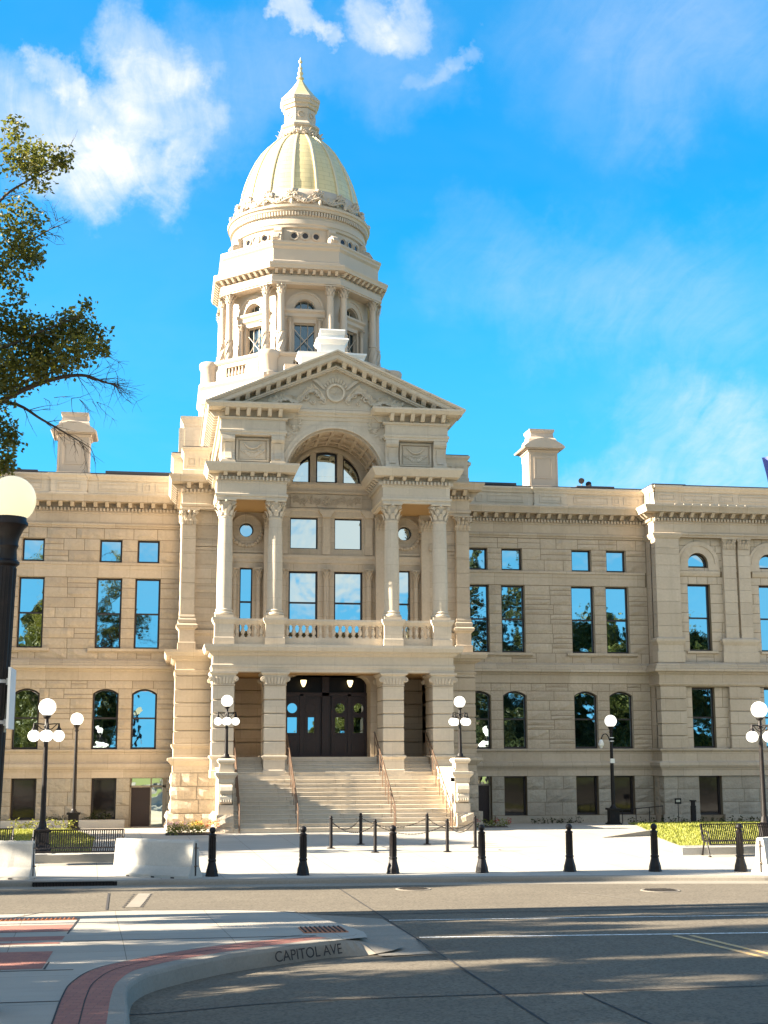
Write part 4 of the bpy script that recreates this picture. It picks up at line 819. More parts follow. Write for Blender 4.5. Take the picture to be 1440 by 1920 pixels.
for x0, x1 in ((-3.92, -2.70), (-1.96, 1.96), (2.70, 3.92)):
    q = MB(); q.sweep([(x0, -6.62), (x1, -6.62)], [(-.3, 8.29), (.06, 8.28), (.06, 8.2), (.0, 8.1), (-.02, 8.07), (-.3, 8.07)]); q.box(x0, x1, -6.62, -6.38, 7.24, 7.56); q.build('balustrade_rail', 'pale sandstone', B)
    n = int(round((x1 - x0) / .262))
    for k in range(n):
        cx = x0 + (x1 - x0) * (k + .5) / n; q = MB(); q.box(cx - .08, cx + .08, -6.58, -6.42, 7.56, 7.62); q.box(cx - .08, cx + .08, -6.58, -6.42, 8.02, 8.07)
        q.lathe([(.055, 7.62), (.05, 7.66), (.085, 7.73), (.09, 7.79), (.06, 7.88), (.042, 7.95), (.07, 7.97), (.05, 8.02)], cx, -6.5, 10); smooth_by_angle(q.build('baluster', 'pale sandstone', B))
MID = [(-.62, 14.40), (.5, 14.37), (.5, 14.30), (.43, 14.16), (.38, 14.06), (.37, 14.03), (-.04, 14.02), (-.04, 13.87), (.05, 13.865), (.05, 13.71), (.05, 13.66), (.02, 13.62), (.02, 13.21), (.08, 13.18), (.08, 13.1), (.03, 13.06), (.03, 12.98), (-.75, 12.975)]
for s in (-1, 1):
    p = [(1.95, YB), (1.95, -6.75), (4.65, -6.75), (4.65, -4.3)]
    if s < 0: p = [(-x, y) for x, y in reversed(p)]
    q = MB(); entab(q, p, MID, (-.04, .36, 13.88, 14.02), (.05, .165, 13.72, 13.85), .48, .15); q.box(s * 2.0, s * 4.6, -6.7, YB, 12.99, 14.36); q.build('portico_entablature', 'pale sandstone', B)
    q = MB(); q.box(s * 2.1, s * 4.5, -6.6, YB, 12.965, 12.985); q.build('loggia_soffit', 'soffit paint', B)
# ---- upper storey with consoles, arch and pediment
UP = [(-.6, 16.77), (.62, 16.74), (.62, 16.67), (.54, 16.57), (.52, 16.54), (.0, 16.53), (.0, 16.27), (.12, 16.25), (.10, 16.18), (.02, 16.16), (.02, 15.77), (.08, 15.74), (.08, 15.66), (.04, 15.62), (.04, 15.54), (-.3, 15.53)]
for s in (-1, 1):
    p = [(2.03, -6.6), (2.03, -6.9), (4.55, -6.9), (4.55, 2.6)]
    if s < 0: p = [(-x, y) for x, y in reversed(p)]
    q = MB(); entab(q, p, UP, (.0, .50, 16.28, 16.53), None, .43, .15); q.build('pediment_cornice', 'pale sandstone', B)
    q = MB(); q.box(s * 2.05, s * 4.50, -6.58, 2.6, 14.3, 16.2); q.box(s * 2.6, s * 3.98, -6.66, -6.58, 14.38, 14.5)
    panel(q, min(s * 2.64, s * 3.94), max(s * 2.64, s * 3.94), 14.52, 15.46, -6.58, .07, .10); q.box(s * 2.78, s * 3.80, -6.62, -6.56, 14.62, 15.36); q.build('upper_storey_wall', 'pale sandstone', B)
    for c in (2.30, 4.26):
        q = MB(); x0, x1 = sorted((s * (c - .26), s * (c + .26)))
        q.prism([(-6.5, 15.53), (-6.94, 15.53), (-6.96, 15.36), (-6.90, 15.28), (-6.82, 15.24), (-6.74, 15.0), (-6.74, 14.86), (-6.80, 14.72), (-6.90, 14.58), (-6.94, 14.52), (-6.94, 14.39), (-6.5, 14.39)], 'x', x0, x1)
        q.prism([(-6.5, 15.20), (-6.86, 15.22), (-6.79, 15.0), (-6.79, 14.86), (-6.85, 14.72), (-6.95, 14.58), (-6.5, 14.58)], 'x', x0 + .13, x1 - .13); q.box(x0 - .03, x1 + .03, -6.98, -6.5, 14.385, 14.48); q.build('console', 'pale sandstone', B)
    q = MB(); cx = s * 3.29
    q.tube([(cx - .36, -6.64, 15.26), (cx - .16, -6.68, 15.08), (cx, -6.69, 15.04), (cx + .16, -6.68, 15.08), (cx + .36, -6.64, 15.26)], .035, 6)
    q.tube([(cx - .3, -6.64, 14.86), (cx + .34, -6.66, 14.98)], .02, 5); q.tube([(cx + .3, -6.64, 14.86), (cx - .34, -6.66, 14.98)], .02, 5)
    for k in range(9):
        for g in (-1, 1): leaf(q, (cx + g * (.06 + .04 * k), -6.62, 14.84 + .022 * (k % 5)), (0, -1, 0), (g * (.4 + .1 * k), 0, -.8 + .22 * k), .17, .09, .25)
    q.build('relief_panel', 'pale sandstone', B)
q = MB(); wall(q, -2.05, 2.05, 14.0, 16.35, -6.62, [(-2.0, 2.0, 14.0, 16.0, 2.0)], 0.02)
q.sweep([(-2.05, -6.62), (2.05, -6.62)], [(-.3, 16.72), (.20, 16.70), (.20, 16.6), (.12, 16.52), (.12, 16.46), (.05, 16.42), (.03, 16.3), (0, 16.28)]); q.box(-2.05, 2.05, -6.62, -6.2, 16.3, 18.6)
ring(q, 0, 14.0, -6.61, 1.98, 2.06, .10, 40, 0, PI); ring(q, 0, 14.0, -6.61, 2.06, 2.22, .06, 40, 0, PI)
q.build('arch_front', 'pale sandstone', B)
q = MB()
for s in (-1, 1):
    for k in range(4): volute(q, (s * (1.86 - .13 * k), -6.64, 16.16 - .22 * k * (1 - .2 * k) if k else 16.12), (0, -1, 0), .10, .02)
    for k in range(12): leaf(q, (s * (1.95 - .05 * k), -6.64, 15.55 + .055 * k), (0, -1, 0), (s * -math.cos(k * 1.3), 0, math.sin(k * 1.3) * .8 + .4), .20, .09, .25)
q.build('spandrel_carving', 'pale sandstone', B)
q = MB(); n = 28
for k in range(n):
    a0, a1 = PI * k / n, PI * (k + 1) / n; P = lambda a, r, y: (r * math.cos(a), y, 14.0 + r * math.sin(a))
    q.poly([P(a0, 2.0, -6.6), P(a1, 2.0, -6.6), P(a1, 2.0, YB), P(a0, 2.0, YB)])
for y0, y1 in ((-6.55, -6.3), (-5.5, -5.32), (-4.6, -4.42), (-3.98, YB)):
    for k in range(n):
        a0, a1 = PI * k / n, PI * (k + 1) / n; q.hexa([P(a0, 1.90, y0), P(a0, 2.0, y0), P(a0, 2.0, y1), P(a0, 1.90, y1)], [P(a1, 1.90, y0), P(a1, 2.0, y0), P(a1, 2.0, y1), P(a1, 1.90, y1)])
for k in range(13):
    a = PI * k / 12; d = .035; q.hexa([P(a - d, 1.91, -6.5), P(a - d, 2.0, -6.5), P(a - d, 2.0, YB), P(a - d, 1.91, YB)], [P(a + d, 1.91, -6.5), P(a + d, 2.0, -6.5), P(a + d, 2.0, YB), P(a + d, 1.91, YB)])
q.build('coffered_vault', 'dressed sandstone', B)
# pediment
ZA, SL = 19.02, 0.4365
zt = lambda x: ZA - SL * abs(x)
def rake(q, t0, t1, xe, y0, y1):
    for s in (-1, 1): q.prism([(0, ZA - t0), (s * xe, zt(xe) - t0), (s * xe, zt(xe) - t1), (0, ZA - t1)], 'y', y0, y1)
q = MB()
rake(q, .0, .07, 5.20, -7.54, -6.5); rake(q, .07, .14, 5.16, -7.48, -6.5); rake(q, .14, .30, 5.08, -7.42, -6.5); rake(q, .30, .34, 4.95, -7.39, -6.5); rake(q, .34, .55, 4.75, -6.82, -6.5); rake(q, .53, .60, 4.55, -7.08, -6.5); rake(q, .60, .66, 4.42, -7.02, -6.5)
for s in (-1, 1):
    for k in range(11):
        x = .22 + .405 * k
        if x > 4.35: break
        def C_(dx_, dz_, y): xx = s * (x + dx_); return (xx, y, zt(xx) - .34 + dz_)
        q.hexa([C_(0, -.185, -7.12), C_(.17, -.185, -7.12), C_(.17, -.185, -6.8), C_(0, -.185, -6.8)], [C_(0, 0, -7.36), C_(.17, 0, -7.36), C_(.17, 0, -6.8), C_(0, 0, -6.8)])
q.build('raking_cornice', 'pale sandstone', B)
q = MB(); q.prism([(-4.9, 16.72), (4.9, 16.72), (0, ZA - .45)], 'y', -6.78, -6.4); q.build('tympanum', 'pale sandstone', B)
q = MB(); yt = -6.80
ring(q, 0, 17.40, yt + .02, .29, .38, .16, 28); ring(q, 0, 17.40, yt + .02, .0, .30, .03, 20)
for a in (0.5, 1.0, 1.57, 2.14, 2.64): q.tube([(.0, yt - .03, 17.32), (.2 * math.cos(a), yt - .03, 17.32 + .2 * math.sin(a))], .01, 4)
for s in (-1, 1):
    for x, z, r in ((.72, 17.33, .16), (1.22, 17.18, .17), (.50, 17.02, .12), (.92, 16.98, .11)): volute(q, (s * x, yt - .05, z), (0, -1, 0), r, r * .24, 1.6)
    sp = spline([(s * .42, yt - .03, 17.1), (s * .75, yt - .03, 17.52), (s * 1.1, yt - .03, 17.38), (s * 1.45, yt - .03, 17.02), (s * 1.9, yt - .03, 17.12), (s * 2.5, yt - .03, 16.94), (s * 2.95, yt - .03, 16.88)], 8)
    q.tube([tuple(v) for v in sp], [.065 - .0009 * i for i in range(len(sp))], 6)
    for i, v in enumerate(sp[2:]):
        for g in (-1, 1):
            if v.z + .22 < zt(v.x) - .72 or g < 0: leaf(q, (v.x, v.y - .02, v.z), (0, -1, 0), (s * .7, 0, g * (.8 + .2 * math.sin(i))), random.uniform(.16, .26), .10, .45)
    for k in range(7): leaf(q, (s * (.42 + .05 * k), yt - .02, 17.55 + .06 * k), (0, -1, 0), (s * .9, 0, .5 - .1 * k), .24, .09, .25)
for k in range(9): leaf(q, (-.36 + .09 * k, yt - .02, 17.82 - .012 * abs(k - 4) ** 2), (0, -1, 0), ((k - 4) * .2, 0, 1), .26 - .02 * abs(k - 4), .10, .25)
q.build('tympanum_carving', 'pale sandstone', B)
q = MB()
for s in (-1, 1): q.hexa([(0, -7.3, ZA + .015), (s * 5.22, -7.3, zt(5.22) + .015), (s * 5.22, 4.5, zt(5.22) + .015), (0, 4.5, ZA + .015)], [(0, -7.3, ZA + .06), (s * 5.22, -7.3, zt(5.22) + .06), (s * 5.22, 4.5, zt(5.22) + .06), (0, 4.5, ZA + .06)])
q.build('portico_roof', 'cream painted metal', B)
q = MB(); q.box(-.50, .50, -5.7, -5.0, 20.0, 20.42); q.sweep(rect(-.52, .52, -5.7, -4.9), [(-.1, 20.06), (.12, 20.04), (.16, 19.98), (.05, 19.82), (0, 19.78), (0, 19.3)], True); q.sweep(rect(-1.3, 1.3, -5.7, -4.8), [(-.3, 19.42), (.12, 19.41), (.12, 19.34), (.03, 19.24), (0, 19.2), (0, 18.2)], True)
q.prism([(-5.7, 20.42), (-5.78, 20.42), (-5.8, 20.36), (-5.74, 20.22), (-5.68, 20.18)], 'x', -.52, .52); q.build('ridge_pedestal', 'white painted metal', B)

# ---- tower and dome
TY = 9.4
def octo(a, a_=None): Rr = a / math.cos(PI / 8); return [(Rr * math.sin(PI / 8 + PI / 4 * k - PI / 4), TY - Rr * math.cos(PI / 8 + PI / 4 * k - PI / 4)) for k in range(8)]
TW = B
def face(k):
    a = PI / 4 * k; c, s = math.cos(a), math.sin(a)
    return lambda p: (p[0] * c - p[1] * s, TY + p[0] * s + p[1] * c, p[2])          # local front is -y
q = MB(); q.sweep(octo(4.95), [(-4, 21.35), (.22, 21.33), (.22, 21.2), (.1, 21.05), (.1, 20.4), (.0, 20.3), (0, 17.0)], True); q.box(-4.6, 4.6, 2.0, 15, 15.0, 19.0); q.box(-5.2, 5.2, 3.2, 15, 14, 18.0)
q.build('tower_base', 'cream painted metal', TW)
for k in range(8):
    if k in (3, 4, 5): continue
    q = MB(); q.xf = face(k)
    for x0, x1, z0, z1 in ((-1.45, -.66, 21.32, 22.34), (.66, 1.45, 21.32, 22.34), (-.66, .66, 21.32, 21.58), (-.66, .66, 22.08, 22.34)): q.box(x0, x1, -4.78, -4.5, z0, z1)
    q.sweep([(-1.55, -4.78), (1.55, -4.78)], [(-.4, 22.48), (.12, 22.46), (.12, 22.38), (.04, 22.28), (0, 22.26)]); 
    for j in range(6): q.lathe([(.05, 21.58), (.09, 21.72), (.05, 21.88), (.045, 21.98), (.07, 22.08)], -.55 + .22 * j, -4.66, 8)
    q.build('tower_balustrade', 'cream painted metal', TW)
    q = MB(); q.xf = face(k); q.box(-.7, .7, -4.55, -4.45, 21.4, 22.2); q.build('gap_shade_backing', 'painted gap shade', TW)  # dark sheet added behind the balusters so the gaps look shaded
    q = MB(); q.xf = face(k); c = 4.7 * math.tan(PI / 8)
    q.lathe([(.52, 21.2), (.52, 21.4), (.46, 21.45), (.46, 22.1), (.52, 22.2), (.55, 22.42), (.50, 22.5)], c + .05, -4.62, 14); smooth_by_angle(q.build('tower_corner_pier', 'cream painted metal', TW))
    WA = [(-.54, .54, 22.67, 24.42), (-.52, .52, 25.08, 25.60, .52)]
    q = MB(); q.xf = face(k); wall(q, -1.46, 1.46, 22.2, 26.25, -3.5, WA, .35); ring(q, 0, 25.08, -3.49, .56, .62, .10, 20, 0, PI); ring(q, 0, 25.08, -3.49, .62, .86, .06, 20, 0, PI); ring(q, 0, 25.08, -3.49, .86, .98, .10, 20, 0, PI)
    q.sweep([(-1.0, -3.5), (1.0, -3.5)], [(0, 25.10), (.22, 25.08), (.22, 24.98), (.12, 24.88), (.12, 24.72), (.05, 24.66), (0, 24.6)]); q.sweep([(-1.0, -3.5), (1.0, -3.5)], [(0, 22.72), (.2, 22.7), (.2, 22.6), (0, 22.5)])
    q.build('tower_wall', 'cream painted metal', TW)
    q = MB(); q.xf = face(k)
    for s in (-1, 1): q.lathe([(.13, 22.7), (.12, 22.85), (.095, 22.9), (.085, 24.25)], s * .74, -3.62, 10); capital(q, s * .74, -3.62, 24.25, 24.58, .085, .13)
    q.build('tower_colonnette', 'cream painted metal', TW)
    for s in (-1, 1):
        q = MB(); q.xf = face(k); x = s * 1.23; y = -3.98
        q.lathe([(.25, 22.40), (.25, 22.62), (.22, 22.68), (.235, 22.72), (.20, 22.76), (.20, 23.72), (.225, 23.74), (.225, 23.8), (.185, 23.84), (.165, 25.62), (.18, 25.66), (.165, 25.7)], x, y, 16)
        for g in range(6):
            q.tube([(x + .205 * math.cos(PI / 3 * g + u * 1.8), y + .205 * math.sin(PI / 3 * g + u * 1.8), 22.80 + .90 * u) for u in [i / 9 for i in range(10)]], .035, 4)
        q.box(x - .26, x + .26, y - .26, -3.4, 22.3, 22.42); smooth_by_angle(q.build('tower_column', 'cream painted metal', TW), 45)
        q = MB(); q.xf = face(k); capital(q, x, y, 25.7, 26.22, .165, .23); q.build('tower_capital', 'cream painted metal', TW)
    q = MB(); q.xf = face(k)
    for h in WA:
        if len(h) > 4:
            for x_ in (-.18, .18): q.box(x_ - .02, x_ + .02, -3.28, -3.25, 25.1, 25.55)
        else:
            for x_ in (-.18, .18): q.box(x_ - .012, x_ + .012, -3.30, -3.27, 22.7, 24.4)
            for s in (-1, 1): q.tube([(-s * .52, -3.40, 22.9), (s * .52, -3.40, 24.1)], .022, 5)
            q.box(-.54, .54, -3.32, -3.26, 24.36, 24.42); q.box(-.54, -.49, -3.32, -3.26, 22.67, 24.4); q.box(.49, .54, -3.32, -3.26, 22.67, 24.4)
    f = q.build('tower_window', 'cream painted metal', TW)
    p = MB(); p.xf = face(k); p.poly([(-.54, -3.2, 22.67), (.54, -3.2, 22.67), (.54, -3.2, 24.42), (-.54, -3.2, 24.42)]); p.poly([(x_, -3.2, z_) for x_, z_ in [(-.52, 25.08)] + arch_pts(-.52, .52, 25.60, .52) + [(.52, 25.08)]]); p.build('pane', 'tower glass', f)
q = MB(); entab(q, octo(4.0), [(-1, 27.36), (.52, 27.22), (.52, 27.14), (.47, 27.04), (.45, 26.94), (.04, 26.92), (.04, 26.70), (.14, 26.68), (.12, 26.62), (.17, 26.6), (.17, 26.36), (.20, 26.34), (.20, 26.28), (.14, 26.24), (.14, 26.2), (-.8, 26.19)], (.04, .42, 26.74, 26.91), None, .36, .15, closed=True)
q.build('tower_cornice', 'cream painted metal', TW)
q = MB(); q.sweep(octo(4.02), [(-1.2, 28.50), (.16, 28.46), (.16, 28.38), (.10, 28.30), (.10, 28.2), (.03, 28.12), (0, 28.08), (0, 27.50), (.06, 27.45), (.06, 27.2)], True); q.build('tower_attic', 'cream painted metal', TW)
q = MB(); q.lathe([(3.55, 28.35), (3.5, 28.6), (3.42, 28.66), (3.40, 29.45), (3.50, 29.5), (3.52, 29.62), (3.56, 29.66), (3.56, 29.9), (3.50, 29.95), (3.52, 30.04), (3.52, 30.30), (3.66, 30.34), (3.70, 30.46), (3.78, 30.50), (3.80, 30.62), (3.70, 30.66), (3.2, 30.7)], 0, TY, 96)
for k in range(150):
    a = 2 * PI * k / 150; c, s = math.cos(a), math.sin(a); T_ = lambda r, t_, z: (r * c - t_ * s, TY + r * s + t_ * c, z)
    q.hexa([T_(3.5, -.045, 30.08), T_(3.64, -.045, 30.10), T_(3.64, .045, 30.10), T_(3.5, .045, 30.08)], [T_(3.5, -.045, 30.30), T_(3.66, -.045, 30.30), T_(3.66, .045, 30.30), T_(3.5, .045, 30.30)])
smooth_by_angle(q.build('dome_drum', 'cream painted metal', TW), 30)
for k in range(8):
    if k in (3, 4, 5): continue
    q = MB(); p = MB()
    for j in (-1, 0, 1):
        a = PI / 4 * k - PI / 2 + j * .165; c, s = math.cos(a), math.sin(a); T_ = lambda r, t_, z: (r * c - t_ * s, TY + r * s + t_ * c, z)
        for r0, r1, pr in ((.15, .20, .06), (.20, .24, .10)):
            for i in range(20):
                b0, b1 = 2 * PI * i / 20, 2 * PI * (i + 1) / 20; W_ = lambda r, b, d: T_(3.38 + d, r * math.cos(b), 29.05 + r * math.sin(b))
                q.hexa([W_(r0, b0, pr), W_(r1, b0, pr), W_(r1, b0, 0), W_(r0, b0, 0)], [W_(r0, b1, pr), W_(r1, b1, pr), W_(r1, b1, 0), W_(r0, b1, 0)])
        p.poly([T_(3.42, .15 * math.cos(2 * PI * i / 20), 29.05 + .15 * math.sin(2 * PI * i / 20)) for i in range(20)])
    f = q.build('drum_window', 'cream painted metal', TW); p.build('pane', 'dim window glass', f)
for k in range(16):
    a = PI / 4 * (k // 2) - PI / 2 + (.40 if k % 2 else -.40); c, s = math.cos(a), math.sin(a)
    if s > .6: continue
    q = MB(); q.xf = (lambda c, s: lambda p: (p[0] * c - p[1] * s, TY + p[0] * s + p[1] * c, p[2]))(c, s)
    q.prism([(p_[0], p_[1]) for p_ in ((3.3, 29.45), (3.66, 29.45), (3.68, 29.3), (3.62, 29.2), (3.66, 29.05), (3.86, 28.98), (3.98, 28.88), (4.0, 28.72), (3.92, 28.60), (3.85, 28.48), (3.3, 28.48))], 'z', -.17, .17) if False else q.add([(x_, -.17, z_) for x_, z_ in ((3.3, 29.45), (3.66, 29.45), (3.68, 29.3), (3.62, 29.2), (3.66, 29.05), (3.86, 28.98), (3.98, 28.88), (4.0, 28.72), (3.92, 28.60), (3.85, 28.48), (3.3, 28.48))] + [(x_, .17, z_) for x_, z_ in ((3.3, 29.45), (3.66, 29.45), (3.68, 29.3), (3.62, 29.2), (3.66, 29.05), (3.86, 28.98), (3.98, 28.88), (4.0, 28.72), (3.92, 28.60), (3.85, 28.48), (3.3, 28.48))], [tuple(range(11)), tuple(range(21, 10, -1))] + [(i, (i + 1) % 11, (i + 1) % 11 + 11, i + 11) for i in range(11)])
    for j in range(3): q.tube([(3.68, -.1 + .1 * j, 29.1), (3.9, -.1 + .1 * j, 29.0), (4.02, -.1 + .1 * j, 28.8), (3.94, -.1 + .1 * j, 28.6)], .035, 5)
    for j in (-1, 1): q.tube([(3.8, .12 * j, 28.75), (3.8, .24 * j, 28.75)], .2, 12)
    q.build('drum_console', 'cream painted metal', TW)
DP = [(3.36, 30.66), (3.34, 31.0), (3.28, 31.35), (3.20, 31.7), (3.08, 32.33), (2.95, 32.8), (2.82, 33.2), (2.62, 33.7), (2.38, 34.2), (2.08, 34.7), (1.72, 35.14), (1.35, 35.5), (1.0, 35.76)]
q = MB(); q.lathe(DP[:4], 0, TY, 64); q.build('dome_skirt', 'cream painted metal', TW).data.polygons.foreach_set('use_smooth', [True] * (64 * 3 + 2))
q = MB(); q.lathe([(r - .02, z) for r, z in DP[3:]], 0, TY, 64); smooth_by_angle(q.build('gold_dome', 'gold leaf', TW), 60)
for k in range(16):
    a = PI / 8 * k + PI / 16; c, s = math.cos(a), math.sin(a)
    if s > .75: continue
    q = MB(); T_ = lambda r, t_, z: (r * c - t_ * s, TY + r * s + t_ * c, z); vs = []; fs = []
    for i, (r, z) in enumerate(DP[1:]):
        wd = .085 * (.55 + .45 * r / 3.3)
        vs += [T_(r - .03, -wd, z), T_(r + .035, -wd, z), T_(r + .06, -wd * .4, z), T_(r + .06, wd * .4, z), T_(r + .035, wd, z), T_(r - .03, wd, z)]
    for i in range(len(DP) - 2):
        for j in range(5): fs.append((i * 6 + j, i * 6 + j + 1, i * 6 + j + 7, i * 6 + j + 6))
    q.add(vs, fs); q.build('dome_rib', 'gilded cream metal', TW)
    q = MB(); q.xf = (lambda c, s: lambda p: (p[0] * c - p[1] * s, TY + p[0] * s + p[1] * c, p[2]))(c, s)
    q.sphere((3.36, 0, 31.55), .12, 8, 6); volute(q, (3.42, -.14, 31.25), (1, 0, 0), .17, .05, 1.3); volute(q, (3.42, .14, 31.25), (1, 0, 0), .17, .05, 1.3)
    for j in range(5): leaf(q, (3.36, (j - 2) * .07, 31.25), (1, 0, 0), (0, (j - 2) * .3, 1), .36 - .04 * abs(j - 2), .13, .35)
    for g in (-.62, -.31, .31, .62): volute(q, (3.44, g, 30.92 + (.05 if abs(g) < .5 else 0)), (1, 0, 0), .15, .045, 1.2); leaf(q, (3.40, g, 30.95), (1, 0, 0), (0, -g, 1), .3, .16, .4)
    q.tube([(3.46, -.6, 30.85), (3.5, -.3, 31.0), (3.52, 0, 31.12), (3.5, .3, 31.0), (3.46, .6, 30.85)], .055, 5); q.sphere((3.74, 0, 30.78), .09, 8, 6, sz=1.5)
    volute(q, (1.12, 0, 35.85), (1, 0, 0), .15, .045, 1.2); leaf(q, (1.08, .15, 35.75), (1, 0, 0), (0, .3, 1), .34, .18, .5)
    q.build('dome_cresting', 'cream painted metal', TW)
q = MB(); q.sweep(octo(.80), [(-.7, 37.35), (.0, 37.34), (0, 36.62), (.02, 36.6), (.10, 36.52), (.22, 36.40), (.22, 36.30), (.12, 36.2), (.12, 35.95), (.22, 35.8), (.22, 35.6), (-.7, 35.6)], True)
q.sweep(octo(.80), [(-.4, 38.12), (.16, 38.08), (.24, 38.0), (.24, 37.84), (.18, 37.78), (.16, 37.62), (.08, 37.56), (.06, 37.42), (0, 37.38), (-.2, 37.36)], True)
for k in range(8):
    q.xf = face(k); ring(q, 0, 36.98, -.79, .14, .18, .05, 16)
q.xf = None; q.build('lantern', 'cream painted metal', TW)
q = MB(); q.sweep(octo(.80), [(-.69, 39.34), (-.56, 39.1), (-.34, 38.74), (-.10, 38.40), (.10, 38.16), (.17, 38.06)], True); q.build('lantern_cone', 'gold leaf', TW)
q = MB(); q.lathe([(.15, 39.2), (.12, 39.34), (.2, 39.4), (.2, 39.46), (.1, 39.52), (.12, 39.62), (.17, 39.72), (.11, 39.84), (.09, 39.95), (.13, 40.02), (.07, 40.1), (.04, 40.2), (.04, 40.32), (.1, 40.36), (.11, 40.44), (.05, 40.52), (.03, 40.62), (.0, 40.7)], 0, TY, 12)
smooth_by_angle(q.build('finial', 'gilded cream metal', TW), 50)
# ------------------------------------------------------------------ ground
KX = [-80, -10.4, -4.5, -0.4, 4.2, 8.6, 12.0, 80]; KY = [-24.2, -24.35, -24.75, -24.98, -25.4, -26.2, -26.5, -26.6]
ky = lambda x: float(np.interp(x, KX, KY))
gz = lambda y: float(np.interp(y, [-23.6, -10.5, -7.5, -1.0], [0, .36, .33, .1]))
RZ = -0.15
q = MB(); q.box(-900, 900, -700, 1400, -3.0, -0.42); struct(q.build('terrain', 'turf soil'))
q = MB(); q.poly([(-140, -140, RZ + .1), (140, -140, RZ + .1), (140, -95, RZ + .1), (-140, -95, RZ + .1)]); struct(q.build('park_ground', 'turf soil'))
q = MB(); xs = [-120, -60, -30, -20, -14, -10.4, -8, -4.5, -2, -.4, 2, 4.2, 6, 8.6, 10, 12, 16, 20, 30, 60, 120]; rows = ['k', -23.6, -20, -16, -13, -10.5, -9, -7.5, -5, -3, -1, 0.5]
for i in range(len(xs) - 1):
    for j in range(len(rows) - 1):
        def G(x, r_): y = ky(x) + .16 if r_ == 'k' else r_; return (x, y, gz(y))
        q.poly([G(xs[i], rows[j]), G(xs[i + 1], rows[j]), G(xs[i + 1], rows[j + 1]), G(xs[i], rows[j + 1])])
struct(q.build('plaza', 'plaza concrete'))
kp = [(x, ky(x) + .17) for x in [-120, -30, -14, -10.4, -9.6]] ; kp2 = [(x, ky(x) + .17) for x in [-7.55, -6, -4.5, -2.5, -.4, 2, 4.2, 6.4, 8.6, 10.3, 12, 20, 120]]
KPROF = [(-.02, 0.004), (.10, 0.004), (.145, -.012), (.17, -.05), (.19, -.16)]
def sub_path(p, n=1): return p
for pp in (kp, kp2, [(-9.6, ky(-9.6) + .17), (-7.55, ky(-7.55) + .17)]):
    q = MB(); pr = KPROF if pp is not kp and pp is not kp2 or True else KPROF
    if len(pp) == 2: pr = [(-.02, 0.004), (.10, 0.004), (.14, -.006), (.15, -.02)]
    q.sweep(pp, pr); struct(q.build('kerb', 'kerb concrete'))
q = MB(); q.sweep([(x, ky(x) - .02) for x in [-120, -30, -10.4, -4.5, -.4, 4.2, 8.6, 12, 20, 120]], [(0, RZ + .03), (.5, RZ + .006), (.5, RZ - .02)]); struct(q.build('gutter', 'apron concrete'))
# storm drain throat under the kerb
o = tag(empty('storm_drain', (-8.57, ky(-8.57) + .02, RZ)), 'dark slotted storm drain set in the far kerb near the left concrete barrier', 'storm drain')
q = MB(); q.box(-1.02, 1.02, -.02, .1, 0.0, .125); q.build('throat', 'joint tar', o)
q = MB()
for k in range(26): q.box(-1.0 + .08 * k - .012, -1.0 + .08 * k + .012, -.05, -.01, .0, .12)
q.box(-1.02, 1.02, -.06, -.02, .11, .135); q.build('grate', 'black cast iron', o)
# corner sidewalk at the lower left
def sz(x, y): return -0.13 * max(0.0, min(1.0, (y + 35.9) / 4.5)) if y > -35.9 else 0.0
CO = [tuple(v)[:2] for v in spline([(-6.90, -44.5, 0), (-6.90, -42.6, 0), (-6.95, -41.2, 0), (-6.88, -40.2, 0), (-6.52, -39.27, 0), (-5.58, -38.05, 0), (-4.45, -37.1, 0), (-3.62, -36.55, 0), (-3.05, -36.25, 0)], 5)]
far = [(-2.98, -35.5), (-3.14, -34.1), (-3.43, -32.4), (-3.75, -31.2), (-4.3, -30.7), (-5.2, -30.4), (-7.06, -30.15), (-9.7, -30.4), (-20, -30.6), (-60, -31)]
q = MB(); outl = [(-60, -90), (-6.9, -90)] + CO + far
# fill in strips in y so that the ramp can dip
import bisect
ys = sorted({-90.0, -60.0, -44.5} | {round(p[1], 3) for p in CO} | {-35.9, -35.4, -35, -34.1, -33.5, -33, -32.4, -31.8, -31.2, -30.9})
edge = sorted([(p[1], p[0]) for p in [(-6.9, -90), (-6.9, -60)] + CO + far[:4]]); ey = [e[0] for e in edge]; ex = [e[1] for e in edge]
xe = lambda y: float(np.interp(y, ey, ex)) - .02
for a, b in zip(ys[:-1], ys[1:]):
    for x0, x1 in ((-60, -12), (-12, None)):
        q.poly([(x0, a, sz(0, a)), (xe(a) if x1 is None else x1, a, sz(0, a)), (xe(b) if x1 is None else x1, b, sz(0, b)), (x0, b, sz(0, b))])
q.poly([(-60, -30.9, sz(0, -30.9)), (xe(-30.9), -30.9, sz(0, -30.9)), (-5.2, -30.4, -.13), (-7.06, -30.15, -.13), (-9.7, -30.4, -.13), (-60, -30.8, -.13)])
struct(q.build('sidewalk', 'sidewalk concrete'))
q = MB(); q.sweep([(-6.9, -90)] + CO[:-6], [(-.30, 0.004), (-.03, 0.004), (.0, -.012), (.02, -.05), (.06, -.30)])
tip = CO[-7:] + [(-2.92, -35.95)]; n = len(tip)
vs = []; fs = []
for i, p in enumerate(tip):
    d = Vector(tip[min(i + 1, n - 1)]) - Vector(tip[max(i - 1, 0)]); d.normalize(); o_ = Vector((d.y, -d.x)); f_ = 1 - (i / (n - 1)) ** 1.6
    vs += [(p[0] - o_.x * .30, p[1] - o_.y * .30, .004 + sz(*p)), (p[0], p[1], .004 - .135 * (1 - f_)), (p[0] + o_.x * (.06 + .5 * (1 - f_)), p[1] + o_.y * (.06 + .5 * (1 - f_)), RZ - .15 * f_ - .01)]
